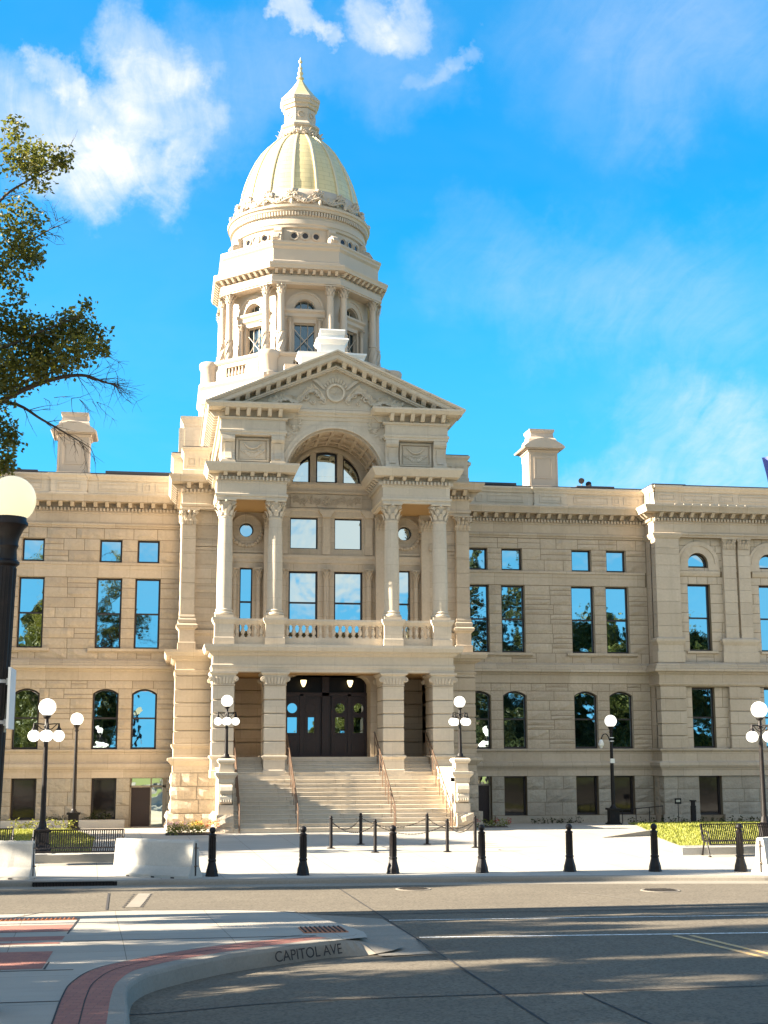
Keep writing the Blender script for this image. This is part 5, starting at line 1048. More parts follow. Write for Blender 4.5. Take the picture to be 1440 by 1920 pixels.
for i in range(n - 1):
    for j in range(2): fs.append((i * 3 + j, i * 3 + j + 1, i * 3 + j + 4, i * 3 + j + 3))
q.add(vs, fs); kc = struct(q.build('kerb', 'kerb concrete'))
q = MB(); q.sweep([(-60, -31.0 + .2), (-9.7, -30.4), (-7.06, -30.15), (-5.2, -30.4), (-4.3, -30.7), (-3.75, -31.2)][::-1], [(-.02, -.12), (.03, -.122), (.05, -.16)]); struct(q.build('kerb', 'kerb concrete'))
# the road: falls to a deep gutter round the corner
COn = np.array(CO)
def rz(x, y):
    if not (-8 < x < 1 and -50 < y < -34.5): return RZ
    d = float(np.sqrt(((COn - np.array([x, y])) ** 2).sum(1)).min()); fade = max(0.0, min(1.0, (-35.4 - y) / .9)) * max(0., min(1., (y + 50) / 4)); return RZ - .11 * math.exp(-(d / 1.5) ** 2) * fade
gx = [-120, -40, -14, -9, -8] + list(np.arange(-7.4, 1.6, .3)) + [3, 8, 20, 50, 120]; gy = [-95, -70, -56] + list(np.arange(-50, -34, .3)) + [-33, -29, -23.5]
q = MB(); q.v = [(float(x), float(y), rz(x, y)) for y in gy for x in gx]; q.f = [(j * len(gx) + i, j * len(gx) + i + 1, (j + 1) * len(gx) + i + 1, (j + 1) * len(gx) + i) for j in range(len(gy) - 1) for i in range(len(gx) - 1)]
struct(smooth_by_angle(q.build('road', 'road concrete'), 60))
# brick band that follows the corner
def band(pts, w0, w1, z):
    q = MB(); vs = []; fs = []
    for i, p in enumerate(pts):
        d = (Vector(pts[min(i + 1, len(pts) - 1)]) - Vector(pts[max(i - 1, 0)])).normalized(); l = Vector((-d.y, d.x))
        vs += [(p[0] + l.x * w0, p[1] + l.y * w0, z + sz(*p)), (p[0] + l.x * w1, p[1] + l.y * w1, z + sz(*p))]
    for i in range(len(pts) - 1): fs.append((2 * i, 2 * i + 2, 2 * i + 3, 2 * i + 1))
    q.add(vs, fs); return q
bp = [tuple(v)[:2] for v in spline([(-7.10, -60, 0), (-7.10, -46, 0), (-7.12, -43.2, 0), (-7.13, -41.4, 0), (-7.07, -40.2, 0), (-6.76, -39.07, 0), (-5.75, -37.85, 0), (-4.6, -36.92, 0), (-3.75, -36.25, 0)], 6)]
# the paving band narrows in towards the ramp
q = MB(); vs = []; fs = []; ctr = MB()
for i, p in enumerate(bp):
    d = (Vector(bp[min(i + 1, len(bp) - 1)]) - Vector(bp[max(i - 1, 0)])).normalized(); l = Vector((-d.y, d.x)); wd = .60 if i < len(bp) - 8 else .60 - .05 * (i - len(bp) + 8)
    vs += [(p[0], p[1], .005 + sz(*p)), (p[0] + l.x * wd, p[1] + l.y * wd, .005 + sz(*p))]
for i in range(len(bp) - 1): fs.append((2 * i, 2 * i + 2, 2 * i + 3, 2 * i + 1))
q.add(vs, fs); struct(q.build('brick_path', 'red brick pavers'))
struct(band(bp, .30, .318, .009).build('path_joint', 'joint tar')); struct(band(bp, .60, .622, .008).build('path_joint', 'joint tar'))
for a, b, x1 in ((-34.15, -32.80, -8.13), (-36.2, -35.02, -8.14), (-38.92, -37.1, -8.19)):
    q = MB(); q.poly([(-40, a, .005 + sz(0, a)), (x1, a, .005 + sz(0, a)), (x1 + .02, b, .005 + sz(0, b)), (-40, b, .005 + sz(0, b))]); struct(q.build('brick_path', 'red brick pavers'))
q = MB()
for p0, p1 in (((-8.10, -31.5), (-8.12, -34.2)), ((-8.12, -34.2), (-8.17, -39.0)), ((-8.9, -30.2), (-9.6, -31.6))):
    q.hexa([(p0[0], p0[1], .006 + sz(*p0)), (p0[0] + .03, p0[1], .006 + sz(*p0)), (p1[0] + .03, p1[1], .006 + sz(*p1)), (p1[0], p1[1], .006 + sz(*p1))], [(p0[0], p0[1], .008 + sz(*p0)), (p0[0] + .03, p0[1], .008 + sz(*p0)), (p1[0] + .03, p1[1], .008 + sz(*p1)), (p1[0], p1[1], .008 + sz(*p1))])
for y_, x0, x1 in ((-39.1, -12, -7.74), (-35.95, -8.1, -3.9), (-41.7, -12, -7.74)): q.box(x0, x1, y_, y_ + .025, .004, .007)
struct(q.build('path_joint', 'joint tar'))
for nm, (x0, x1, y0, y1), lab in (('tactile_plate', (-4.06, -3.28, -35.45, -34.42), 'orange ribbed tactile plate on the kerb ramp by the street corner'), ('tactile_plate', (-10.6, -8.12, -31.75, -31.42), 'narrow red tactile strip on the pale sidewalk at far left')):
    o = tag(empty(nm, ((x0 + x1) / 2, (y0 + y1) / 2, sz(0, (y0 + y1) / 2))), lab, 'tactile paving'); q = MB(); w_, l_ = (x1 - x0) / 2, (y1 - y0) / 2
    s_ = 0.13 / 4.5
    q.hexa([(-w_, -l_, -.02), (w_, -l_, -.02), (w_, l_, -.05), (-w_, l_, -.05)], [(-w_, -l_, .012 + s_ * l_), (w_, -l_, .012 + s_ * l_), (w_, l_, .012 - s_ * l_), (-w_, l_, .012 - s_ * l_)]); q.build('plate', 'tactile orange', o)
    q = MB(); n = int(2 * w_ / .085)
    for k in range(n): x = -w_ + .085 * (k + .5); q.tube([(x, -l_ + .02, .018 + s_ * l_), (x, l_ - .02, .018 - s_ * l_)], .016, 5)
    q.build('ribs', 'joint tar' if x1 - x0 < 1 else 'tactile orange', o)
# writing stencilled on the kerb face
def kface(u): return (-4.80 + (1.22) * u, -37.62 + .93 * u)
tx = bpy.data.curves.new('kerb_lettering', 'FONT'); tx.body = 'CAPITOL AVE'; tx.size = .235; tx.space_character = 1.0; tx.extrude = .002; tx.align_x = 'CENTER'; tx.align_y = 'CENTER'
tx.materials.append(M('black lettering')); to = bpy.data.objects.new('kerb_lettering', tx); col.objects.link(to); struct(to)
# road: joints, paint, patches
def strip(p0, p1, w_, z, mt, nm='road_marking'):
    a, b = Vector(p0), Vector(p1); d = (b - a).normalized(); o_ = Vector((-d.y, d.x)) * w_ / 2; q = MB()
    n = max(1, int((b - a).length / .3)) if (a.x < 2 and a.y < -34) else 1
    for i in range(n):
        u, v = a + (b - a) * (i / n), a + (b - a) * ((i + 1) / n); zu, zv = z + rz(*u) - RZ, z + rz(*v) - RZ
        q.poly([(u.x - o_.x, u.y - o_.y, zu), (v.x - o_.x, v.y - o_.y, zv), (v.x + o_.x, v.y + o_.y, zv), (u.x + o_.x, u.y + o_.y, zu)])
    return struct(q.build(nm, mt))
q = MB(); q.poly([(-3.75, -31.15, RZ + .004), (-2.2, -32.4, RZ + .004), (-2.08, -35.4, RZ + .004), (-2.9, -35.4, RZ + .004), (-3.2, -33.5, RZ + .004)]); [q.poly([(-2.95, a_, rz(-2.9, a_) + .02), (-2.06, a_, rz(-2.06, a_) + .006), (-2.05, b_, rz(-2.05, b_) + .006), (-2.95, b_, rz(-2.9, b_) + .02)]) for a_, b_ in ((-35.7, -35.4), (-36.0, -35.7), (-36.3, -36.0), (-36.6, -36.3), (-36.9, -36.6))]; struct(q.build('road_apron', 'apron concrete'))
strip((-2.25, -25.9), (-1.88, -47), .035, RZ + .008, 'joint tar', 'road_joint'); strip((-14, -41.35), (14, -41.1), .04, RZ + .008, 'joint tar', 'road_joint'); strip((-3.4, -31.55), (30, -32.6), .06, RZ + .008, 'joint tar', 'road_joint')
strip((-.9, -41.2), (-.3, -50), .035, RZ + .008, 'joint tar', 'road_joint'); strip((-3.2, -37.3), (-2.05, -37.1), .03, RZ + .008, 'joint tar', 'road_joint'); strip((-60, -29.9), (30, -31.7), .03, RZ + .008, 'joint tar', 'road_joint')
strip((-7.62, -29.8), (-7.70, -26.2), .05, RZ + .008, 'joint tar', 'road_joint'); strip((3.2, -27.9), (4.4, -31.6), .03, RZ + .008, 'apron concrete', 'road_joint'); strip((-6.9, -44.1), (14, -43.2), .03, RZ + .008, 'joint tar', 'road_joint')
strip((-2.15, -32.68), (30, -34.6), .07, RZ + .006, 'white road paint'); strip((-2.0, -35.3), (30, -37.6), .10, RZ + .006, 'white road paint')
d_ = Vector((.43, -2.81)).normalized(); strip((2.50, -35.85), (2.50 + d_.x * 40, -35.85 + d_.y * 40), .12, RZ + .006, 'yellow road paint'); strip((2.80, -35.87), (2.80 + d_.x * 40, -35.87 + d_.y * 40), .12, RZ + .006, 'yellow road paint')
strip((-7.09, -29.4), (-6.86, -26.4), .30, RZ + .006, 'apron concrete', 'road_patch')
for x0 in (-7.29, -6.90):
    for k in range(8): strip((x0 + .023 * k, -29.4 + .38 * k), (x0 + .023 * k + .012, -29.4 + .38 * k + .2), .05, RZ + .007, 'joint tar', 'road_patch')
for x, y, r, lab in ((-.5, -26.45, .38, 'round iron manhole cover in the road opposite the chained posts'), (5.2, -27.85, .42, 'round iron manhole cover in the road towards the right kerb')):
    o = tag(empty('manhole_cover', (x, y, RZ)), lab, 'manhole cover', 'manhole covers'); q = MB(); q.lathe([(r + .05, .002), (r + .05, .010), (r, .012)], 0, 0, 28); q.build('rim', 'apron concrete', o)
    q = MB(); q.lathe([(r, .006), (r, .014), (0, .016)], 0, 0, 28)
    for k in range(-3, 4): q.box(-math.sqrt(max(.01, r * r - (k * .1) ** 2)) * .9, math.sqrt(max(.01, r * r - (k * .1) ** 2)) * .9, k * .1 - .012, k * .1 + .012, .014, .022)
    q.build('lid', 'worn iron', o)
# lawns with low kerb walls
def grass(nm, poly, n, lab, hmin=.05, hmax=.11, blade='grass blade'):
    x0, x1 = min(p[0] for p in poly), max(p[0] for p in poly); y0, y1 = min(p[1] for p in poly), max(p[1] for p in poly); vs = []; fs = []
    def inside(x, y):
        c = False
        for (ax, ay), (bx, by) in zip(poly, poly[1:] + poly[:1]):
            if (ay > y) != (by > y) and x < (bx - ax) * (y - ay) / (by - ay) + ax: c = not c
        return c
    cutsy = [y0 + (y1 - y0) * i / 24 for i in range(25)]; vs = []; fs = []
    def xr(y):
        X = [ax + (bx - ax) * (y - ay) / (by - ay) for (ax, ay), (bx, by) in zip(poly, poly[1:] + poly[:1]) if ay != by and min(ay, by) - 1e-6 <= y <= max(ay, by) + 1e-6]; return min(X), max(X)
    for a_, b_ in zip(cutsy[:-1], cutsy[1:]):
        k = len(vs); (p, q_), (r_, s_) = xr(a_), xr(b_); vs += [(p, a_, gz(a_) + .02), (q_, a_, gz(a_) + .02), (s_, b_, gz(b_) + .02), (r_, b_, gz(b_) + .02)]; fs.append((k, k + 1, k + 2, k + 3))
    while n > 0:
        x, y = random.uniform(x0, x1), random.uniform(y0, y1)
        if not inside(x, y): continue
        n -= 1; a = random.uniform(0, PI); h = random.uniform(hmin, hmax); w_ = random.uniform(.012, .03); lx, ly = random.uniform(-.04, .04), random.uniform(-.04, .04); o_ = len(vs); z = gz(y)
        vs += [(x - w_ * math.cos(a), y - w_ * math.sin(a), z), (x + w_ * math.cos(a), y + w_ * math.sin(a), z), (x + lx, y + ly, z + h)]; fs.append((o_, o_ + 1, o_ + 2))
    q = MB(); q.v = vs; q.f = fs; o = q.build(nm, blade); tag(o, lab, 'grass', kind='stuff'); return o
grass('lawn_grass', [(-16, -17.9), (-8.55, -17.9), (-8.7, -12), (-9.4, -8.5), (-10.2, -4.4), (-16, -4.4)], 14000, 'mown green lawn behind the benches and kerb at left')
grass('lawn_grass', [(9.3, -19.3), (19.5, -19.3), (19.5, -4.0), (12.6, -4.2), (10.3, -13.4), (9.75, -17.6)], 26000, 'bright sunlit lawn on the right below the end pavilion')
for nm, p, lab in (('low_wall', (-16, -7.45, -19.9, -19.45, .10, .34), 'low pale concrete edging wall behind the left bench'), ('low_wall', (8.75, 20, -20.15, -19.5, .10, .33), 'low pale concrete edging wall beneath the right lawn and bench'), ('low_wall', (-13.5, -8.0, -.75, -.35, .1, .42), 'low concrete planter wall in front of the left wing basement')):
    o = tag(empty(nm, ((p[0] + p[1]) / 2, p[2], p[4])), lab, 'low wall'); L = (p[1] - p[0]) / 2; q = MB(); q.sweep(rect(-L, L, 0, p[3] - p[2]), [(-.2, p[5] - p[4]), (-.02, p[5] - p[4]), (.0, p[5] - p[4] - .02), (0, -.2)], True); q.build('wall', 'barrier concrete', o)
q = MB(); q.hexa([(8.3, -14.1, gz(-14)), (10.25, -13.55, gz(-13.6)), (10.25, -13.4, gz(-13.4)), (8.3, -13.95, gz(-13.9))], [(8.3, -14.1, gz(-14) + .01), (10.25, -13.55, gz(-13.6) + .2), (10.25, -13.4, gz(-13.4) + .2), (8.3, -13.95, gz(-13.9) + .01)]); struct(q.build('ramp_kerb', 'kerb concrete'))

# ------------------------------------------------------------------ planting
def leaf_cloud(centres, size, n_per, flat=0.7, rngs=rng):
    """leaf faces scattered through a set of clumps: (x, y, z, r[, density])"""
    P = []
    for c in centres:
        x, y, z, r = c[:4]; n = int(n_per * r ** 2 * (c[4] if len(c) > 4 else 1))
        v = rngs.normal(size=(n, 3)); v /= np.linalg.norm(v, axis=1)[:, None]; rad = r * rngs.random(n) ** 0.45 * (1 + .25 * rngs.normal(size=n) * .5)
        p = v * rad[:, None]; p[:, 2] *= flat; P.append(p + np.array([x, y, z]))
    P = np.concatenate(P); n = len(P)
    a = rngs.normal(size=(n, 3)); a[:, 2] = a[:, 2] * .6 - .35; a /= np.linalg.norm(a, axis=1)[:, None]
    b = np.cross(a, rngs.normal(size=(n, 3))); b /= np.linalg.norm(b, axis=1)[:, None]; s = size * (0.6 + 0.8 * rngs.random(n))[:, None]
    V = np.stack([P, P + a * s * .5 + b * s * .30, P + a * s, P + a * s * .5 - b * s * .30], 1).reshape(-1, 3)
    return V
def leaves(nm, V, mt, parent):
    n = len(V) // 4; me = bpy.data.meshes.new(nm); me.vertices.add(4 * n); me.vertices.foreach_set('co', V.astype(np.float32).ravel()); me.loops.add(4 * n); me.loops.foreach_set('vertex_index', np.arange(4 * n, dtype=np.int32))
    me.polygons.add(n); me.polygons.foreach_set('loop_start', np.arange(0, 4 * n, 4, dtype=np.int32)); me.materials.append(M(mt)); me.update(calc_edges=True); me.validate()
    o = bpy.data.objects.new(nm, me); col.objects.link(o); o.parent = parent; return o
def limb(q, pts, r0, r1, seg=7, k=6): sp = spline(pts, k); n = len(sp); q.tube([tuple(p) for p in sp], [r0 + (r1 - r0) * i / (n - 1) for i in range(n)], seg); return sp
def twigs(q, sp, count, ln, r, droop=.0, depth=2, spread=.9):
    for _ in range(count):
        i = random.randint(len(sp) // 3, len(sp) - 1); p = Vector(sp[i]); d = (Vector(sp[min(i + 1, len(sp) - 1)]) - Vector(sp[max(i - 1, 0)])).normalized()
        v = (d * .7 + Vector((random.uniform(-1, 1), random.uniform(-1, 1) * .7, random.uniform(-1, 1))) * spread + Vector((0, 0, -droop))).normalized(); L = ln * random.uniform(.5, 1.2); pts = [p]
        for k in range(3): v = (v + Vector((random.uniform(-.3, .3), random.uniform(-.3, .3), random.uniform(-.3, .3) - droop * .25))).normalized(); pts.append(pts[-1] + v * L / 3)
        q.tube([tuple(a) for a in pts], [r, r * .75, r * .5, r * .25], 4)
        if depth > 1: twigs(q, pts, random.randint(2, 4), ln * .5, r * .5, droop, depth - 1, spread)
# the tree that leans in from the left
YT_ = -31.0
def px(x, y, dy=0.0): return (-10.30 + .01118 * x + .0004 * (560 - y) * 1.0, YT_ + dy, 12.66 - (y - 560) * .01165)
tr = tag(empty('leafy_tree', (-14.2, -31.3, -.1)), 'tall sparse leafed tree with bare twigs reaching in over the left wing', 'tree')
inv = Vector((-14.2, -31.3, -.1))
q = MB(); q.xf = lambda p: (p[0] - inv.x, p[1] - inv.y, p[2] - inv.z)
limb(q, [(-14.2, -31.3, -.2), (-14.1, -31.3, 2.5), (-14.25, -31.25, 5.5), (-13.9, -31.2, 8.5), (-13.6, -31.1, 12), (-13.2, -31, 15), (-12.4, -31, 17)], .34, .05, 10)
for pts, r in (([(-14.1, -31.2, 6.5), (-12.6, -31.1, 8.8), px(-40, 800), px(40, 745), px(110, 712), px(170, 700), px(215, 712), px(243, 716)], .10), ([(-12.9, -31.1, 9.4), px(-60, 760, .2), px(40, 752, .25), px(100, 780, .3), px(150, 806, .3), px(195, 832, .2)], .055),
               ([(-13.7, -31.1, 11), px(-90, 560), px(0, 480), px(60, 430, .3), px(95, 410, .2)], .05), ([(-13.4, -31.1, 13), px(-60, 420), px(10, 360, -.2), px(70, 310), px(110, 285)], .045), ([(-13.2, -31, 15), px(-70, 300), px(-10, 260, .2), px(20, 232)], .04), ([(-13.8, -31.1, 9), px(-60, 700), px(30, 650), px(110, 610), px(160, 585)], .06), ([(-12.6, -31.1, 9), px(20, 735, .2), px(110, 690, .3), px(180, 650, .3), px(212, 648, .3)], .04)):
    sp = limb(q, pts, r, .008, 6); twigs(q, sp, 7, .55, .010, .05, 2, .7)
sp = spline([px(100, 715), px(160, 702), px(215, 712), px(240, 716)], 6); twigs(q, sp, 26, .62, .0085, .12, 2, .75)
sp = spline([px(70, 770, .3), px(110, 788, .3), px(150, 806, .3), px(180, 826, .2)], 6); twigs(q, sp, 12, .55, .0075, .45, 2, .6); sp = spline([px(0, 760, .2), px(120, 740, .2), px(200, 745, .2)], 6); twigs(q, sp, 10, .5, .007, .25, 2, .7)
sp = spline([px(40, 440, .3), px(85, 410, .3), px(100, 395, .2)], 6); twigs(q, sp, 8, .4, .0075, .1, 2)
smooth_by_angle(q.build('trunk', 'bark', tr), 60)
CL = [(12, 238, 26, .7), (58, 268, 42, .8), (100, 285, 26, .9), (112, 302, 14, .8), (25, 300, 50, .75), (60, 330, 40, .45), (10, 370, 50, .5), (30, 440, 50, .75), (62, 410, 26, .7), (50, 475, 36, .9), (70, 490, 20, .9), (10, 510, 50, .8), (35, 545, 24, .6), (15, 600, 52, 1.1), (70, 622, 50, 1.15), (125, 610, 44, 1.15), (150, 582, 32, 1.0), (172, 566, 16, .8), (182, 618, 36, 1.1), (205, 655, 20, 1.0), (110, 665, 50, 1.1), (160, 665, 40, 1.0), (40, 680, 58, 1.15), (10, 740, 50, .9), (0, 700, 60, 1.0), (90, 700, 36, .7), (20, 800, 40, 1.0), (45, 820, 22, 1.0), (12, 860, 46, 1.15), (40, 865, 22, 1.1), (-30, 860, 60, 1.0)]
cs = []
for x, y, r, dn in CL:
    p = px(x, y); cs.append((p[0] - inv.x, p[1] - inv.y + random.uniform(-.5, .6), p[2] - inv.z, r * .0116, dn))
for _ in range(26):
    x, y, r = random.uniform(-420, -60), random.uniform(220, 900), random.uniform(55, 110); p = px(x, y); cs.append((p[0] - inv.x, random.uniform(-1.6, 1.6), p[2] - inv.z, r * .0116, .45))
leaves('crown', leaf_cloud(cs, .105, 2100, .85), 'elm leaf', tr)
# park trees along the avenue and behind the camera: they throw the shade on the road and stand in the window glass
def tree_proto(nm, lab, h, rad, kind):
    o = tag(empty(nm), lab, 'tree', 'park trees out of frame'); q = MB()
    limb(q, [(0, 0, -.1), (.1, 0, h * .3), (-.05, .1, h * .6), (.1, 0, h * .9)], h * .024, .03, 8)
    cs = []; n = 72 if kind != 'fir' else 60
    for k in range(n):
        if kind == 'fir': z = h * (.10 + .88 * k / n); rr_ = rad * (1 - k / n) * random.uniform(.5, 1); a = k * 2.4; cs.append((rr_ * math.cos(a), rr_ * math.sin(a), z, .35 + rad * .35 * (1 - k / n)))
        else:
            a = random.uniform(0, 2 * PI); u = random.uniform(.0, 1) ** .6; z = h * random.uniform(.20, .95); wz = math.sin(PI * min(1, max(.12, (z / h - .14) / .86))) ** .6; cs.append((rad * u * wz * math.cos(a), rad * u * wz * math.sin(a), z, random.uniform(.16, .30) * rad))
            if k % 3 == 0: limb(q, [(0, 0, z * .55), (cs[-1][0] * .5, cs[-1][1] * .5, z * .85), cs[-1][:3]], h * .008, .02, 5, 4)
    smooth_by_angle(q.build('trunk', 'bark', o), 60)
    leaves('crown', leaf_cloud(cs, 0.33 if kind != 'fir' else .26, 430 if kind != 'fir' else 420, .8 if kind != 'fir' else .5), 'conifer needle' if kind == 'fir' else 'park leaf', o); return o
ta = tree_proto('park_tree', 'broad leafy tree left of the avenue shading the road corner', 13.0, 4.6, 'elm'); tf = tree_proto('fir_tree', 'dark fir across the street, mirrored in the right wing windows', 21.0, 4.6, 'fir')
ta.location = (-25, -36.0, -.1); ta.scale = (.9, .46, 1.2)
def more(src, loc, rz, sc3, lab):
    c = copy_tree(src); c.location = loc; c.rotation_euler = (0, 0, rz); c.scale = sc3; c['label'] = lab; return c
more(ta, (-22, -41.6, -.1), PI, (.85, .62, 1.12), 'leafy tree nearest the camera left of the avenue'); more(ta, (-13.8, -32.4, -.1), 0, (.5, .26, 1.2), 'slender tall tree left of the avenue by the crossing')
more(ta, (-29, -14.3, .1), PI, (.85, .86, 1.02), 'leafy tree on the far left lawn shading the plaza'); more(ta, (-31, -24.9, 0), 0, (.8, .27, 1.35), 'narrow tall tree on the kerb line far to the left')
more(ta, (-13.9, -74, -.1), 3.3, (.88, .9, 1.0), 'leafy tree across the street mirrored in the left windows'); more(ta, (-21.5, -73, -.1), 5.0, (1.0, 1.0, 1.05), 'second leafy tree across the street toward the left')
more(ta, (12, -84, -.1), .7, (1.0, 1.0, .70), 'low leafy tree across the street facing the entrance'); more(ta, (37.5, -74, -.1), 2.6, (1.1, 1.1, 1.36), 'leafy tree across the street facing the right wing'); more(ta, (47.5, -75, -.1), 1.6, (1.2, 1.1, 1.25), 'farthest right leafy tree across the street')
tf.scale = (1.25, 1.25, 1.25); tf.location = (24.0, -74, -.1); more(tf, (29.8, -73, -.1), 2.2, (1.25, 1.25, 1.2), 'second dark fir across the street beside the first')
# foundation planting
def shrub(nm, cs, lab, mt='hedge leaf', size=.09, n=900, flat=.8, cat='shrub'):
    x, y = cs[0][0], cs[0][1]; o = tag(empty(nm, (x, y, gz(y))), lab, cat); q = MB()
    for c in cs:
        for _ in range(4): q.tube([(c[0] - x, c[1] - y, 0), (c[0] - x + random.uniform(-.1, .1), c[1] - y + random.uniform(-.1, .1), (c[2]) * .8)], [.012, .005], 4)
    q.build('stems', 'bark', o); leaves('foliage', leaf_cloud([(c[0] - x, c[1] - y, c[2], c[3]) for c in cs], size, n, flat), mt, o); return o
shrub('hedge', [(13.6 + .45 * k, -1.9, .12, .22) for k in range(20)], 'low dark clipped hedge along the foot of the right pavilion', n=700)
shrub('hedge', [(9.6 + .4 * k, -.55, .12, .2) for k in range(6)], 'short dark hedge below the right wing between two basement windows')
shrub('shrub', [(-9.5 + .3 * k, .0, .35, .38) for k in range(3)], 'dark bushy shrub behind the planter wall of the left wing'); shrub('shrub', [(-11.2 + .3 * k, -.1, .3, .32) for k in range(3)], 'low dark shrub at the far left of the planter wall')
shrub('flowering_plant', [(-12.2 + .32 * k, -4.0, .22, .30) for k in range(8)], 'pale yellow green plants edging the left lawn by the lamp post', 'bed leaf', .10, 420, .9, 'plants')
def bed(nm, x0, x1, y0, y1, lab, petals, n, h):
    o = tag(empty(nm, ((x0 + x1) / 2, (y0 + y1) / 2, gz((y0 + y1) / 2))), lab, 'flower bed'); w_, l_ = (x1 - x0) / 2, (y1 - y0) / 2
    q = MB(); q.sweep(rect(-w_, w_, -l_, l_), [(-.4, .05), (-.06, .05), (0, .02), (0, -.05)], True); q.build('soil', 'bark', o)
    leaves('foliage', leaf_cloud([(random.uniform(-w_, w_) * .95, random.uniform(-l_, l_) * .95, h * .5, .22) for _ in range(n)], .075, 1500, .9), 'bed leaf', o)
    for k, m_ in enumerate(petals):
        cs = [(-w_ + 2 * w_ * (k + random.uniform(.0, 1.3)) / len(petals), random.uniform(-l_, l_), h * random.uniform(.7, 1.0), .12) for _ in range(n)]; leaves('blossom', leaf_cloud(cs, .06, 1500, .7), m_, o)
bed('flower_bed', -6.35, -4.75, -11.2, -10.3, 'bed of pink, yellow and orange flowers left of the steps', ['pink petal', 'yellow petal', 'orange petal'], 12, .42)
bed('flower_bed', 5.0, 6.5, -8.2, -7.7, 'small bed of red flowers right of the steps', ['red petal'], 6, .28)

# ------------------------------------------------------------------ street furniture
BOL = [(-5.22, -23.75), (-2.90, -23.86), (-.55, -23.82), (1.79, -23.93), (4.14, -24.02), (6.35, -24.40), (8.55, -24.82)]
blab = ['black bollard standing beside the long concrete barrier', 'black bollard in front of the left half of the steps', 'black bollard at the middle, before the small chained posts', 'black bollard in front of the right lamp pedestal', 'black bollard in front of the first pair of right wing windows', 'black bollard at the tip of the right lawn', 'black bollard beside the right bench and barrier']
def bollard():
    o = empty('bollard'); q = MB(); q.lathe([(.175, 0), (.175, .03), (.165, .05), (.155, .14), (.125, .24), (.105, .33), (.10, .36), (.112, .38), (.112, .41), (.095, .43)], 0, 0, 8, PI / 8); q.build('foot', 'black cast iron', o)
    q = MB(); q.lathe([(.092, .43), (.086, .98), (.10, 1.0), (.10, 1.03), (.085, 1.04), (.055, 1.06), (.05, 1.075)], 0, 0, 20)
    for k in range(10): a = 2 * PI * k / 10; q.tube([(.09 * math.cos(a), .09 * math.sin(a), .45), (.085 * math.cos(a), .085 * math.sin(a), .97)], .011, 5)
    smooth_by_angle(q.build('shaft', 'black cast iron', o)); q = MB(); q.sphere((0, 0, 1.145), .088, 18, 12); smooth_by_angle(q.build('ball', 'black cast iron', o), 90); return o
b0 = bollard()
for i, ((x, y), lb) in enumerate(zip(BOL, blab)):
    o = b0 if i == 0 else copy_tree(b0); o.location = (x, y, gz(y)); tag(o, lb, 'bollard', 'bollards along the kerb')
CP = [(-1.30, -16.63), (-.19, -15.40), (-.14, -18.10), (1.92, -15.69), (2.05, -18.23), (3.20, -16.98)]
clab = ['slim black chain post at the left end of the ring', 'slim black chain post at the back left of the ring', 'slim black chain post at the front left of the ring', 'slim black chain post at the back right of the ring', 'slim black chain post at the front right of the ring', 'slim black chain post at the right end of the ring']
def cpost():
    o = empty('chain_post'); q = MB(); q.lathe([(.13, 0), (.13, .015), (.075, .03)], 0, 0, 16); q.build('base_plate', 'black cast iron', o)
    q = MB(); q.tube([(0, 0, .02), (0, 0, .86)], .052, 14); q.lathe([(.06, .86), (.06, .89), (.04, .9)], 0, 0, 14); q.sphere((0, 0, .935), .05, 12, 8); smooth_by_angle(q.build('post', 'black cast iron', o)); return o
c0 = cpost()
for i, ((x, y), lb) in enumerate(zip(CP, clab)):
    o = c0 if i == 0 else copy_tree(c0); o.location = (x, y, gz(y)); tag(o, lb, 'post', 'chained posts before the steps')
for i, (a, b, lb) in enumerate(((0, 1, 'thin chain from the left end post to the back left post'), (0, 2, 'thin chain from the left end post to the front left post'), (1, 3, 'thin chain along the back between the two rear posts'), (2, 4, 'long sagging chain along the front of the ring'), (3, 5, 'thin chain from the back right post to the right end post'), (4, 5, 'thin chain from the front right post to the right end post'))):
    A, C_ = Vector((*CP[a], gz(CP[a][1]) + .83)), Vector((*CP[b], gz(CP[b][1]) + .83)); o = tag(empty('chain', tuple(A)), lb, 'chain', 'chains between the posts'); q = MB(); n = 44
    for k in range(n):
        u0, u1 = k / n, (k + 1.25) / n; f = lambda u: (C_ - A) * u + Vector((0, 0, -.30 * 4 * u * (1 - u))); p0, p1 = f(u0), f(min(1, u1)); d = (p1 - p0).normalized(); s_ = d.cross(Vector((0, 0, 1))).normalized() if k % 2 else d.cross(d.cross(Vector((0, 0, 1)))).normalized()
        q.tube([tuple(p0 + s_ * .011), tuple(p1 + s_ * .011)], .006, 4); q.tube([tuple(p0 - s_ * .011), tuple(p1 - s_ * .011)], .006, 4)
    q.build('links', 'black cast iron', o)
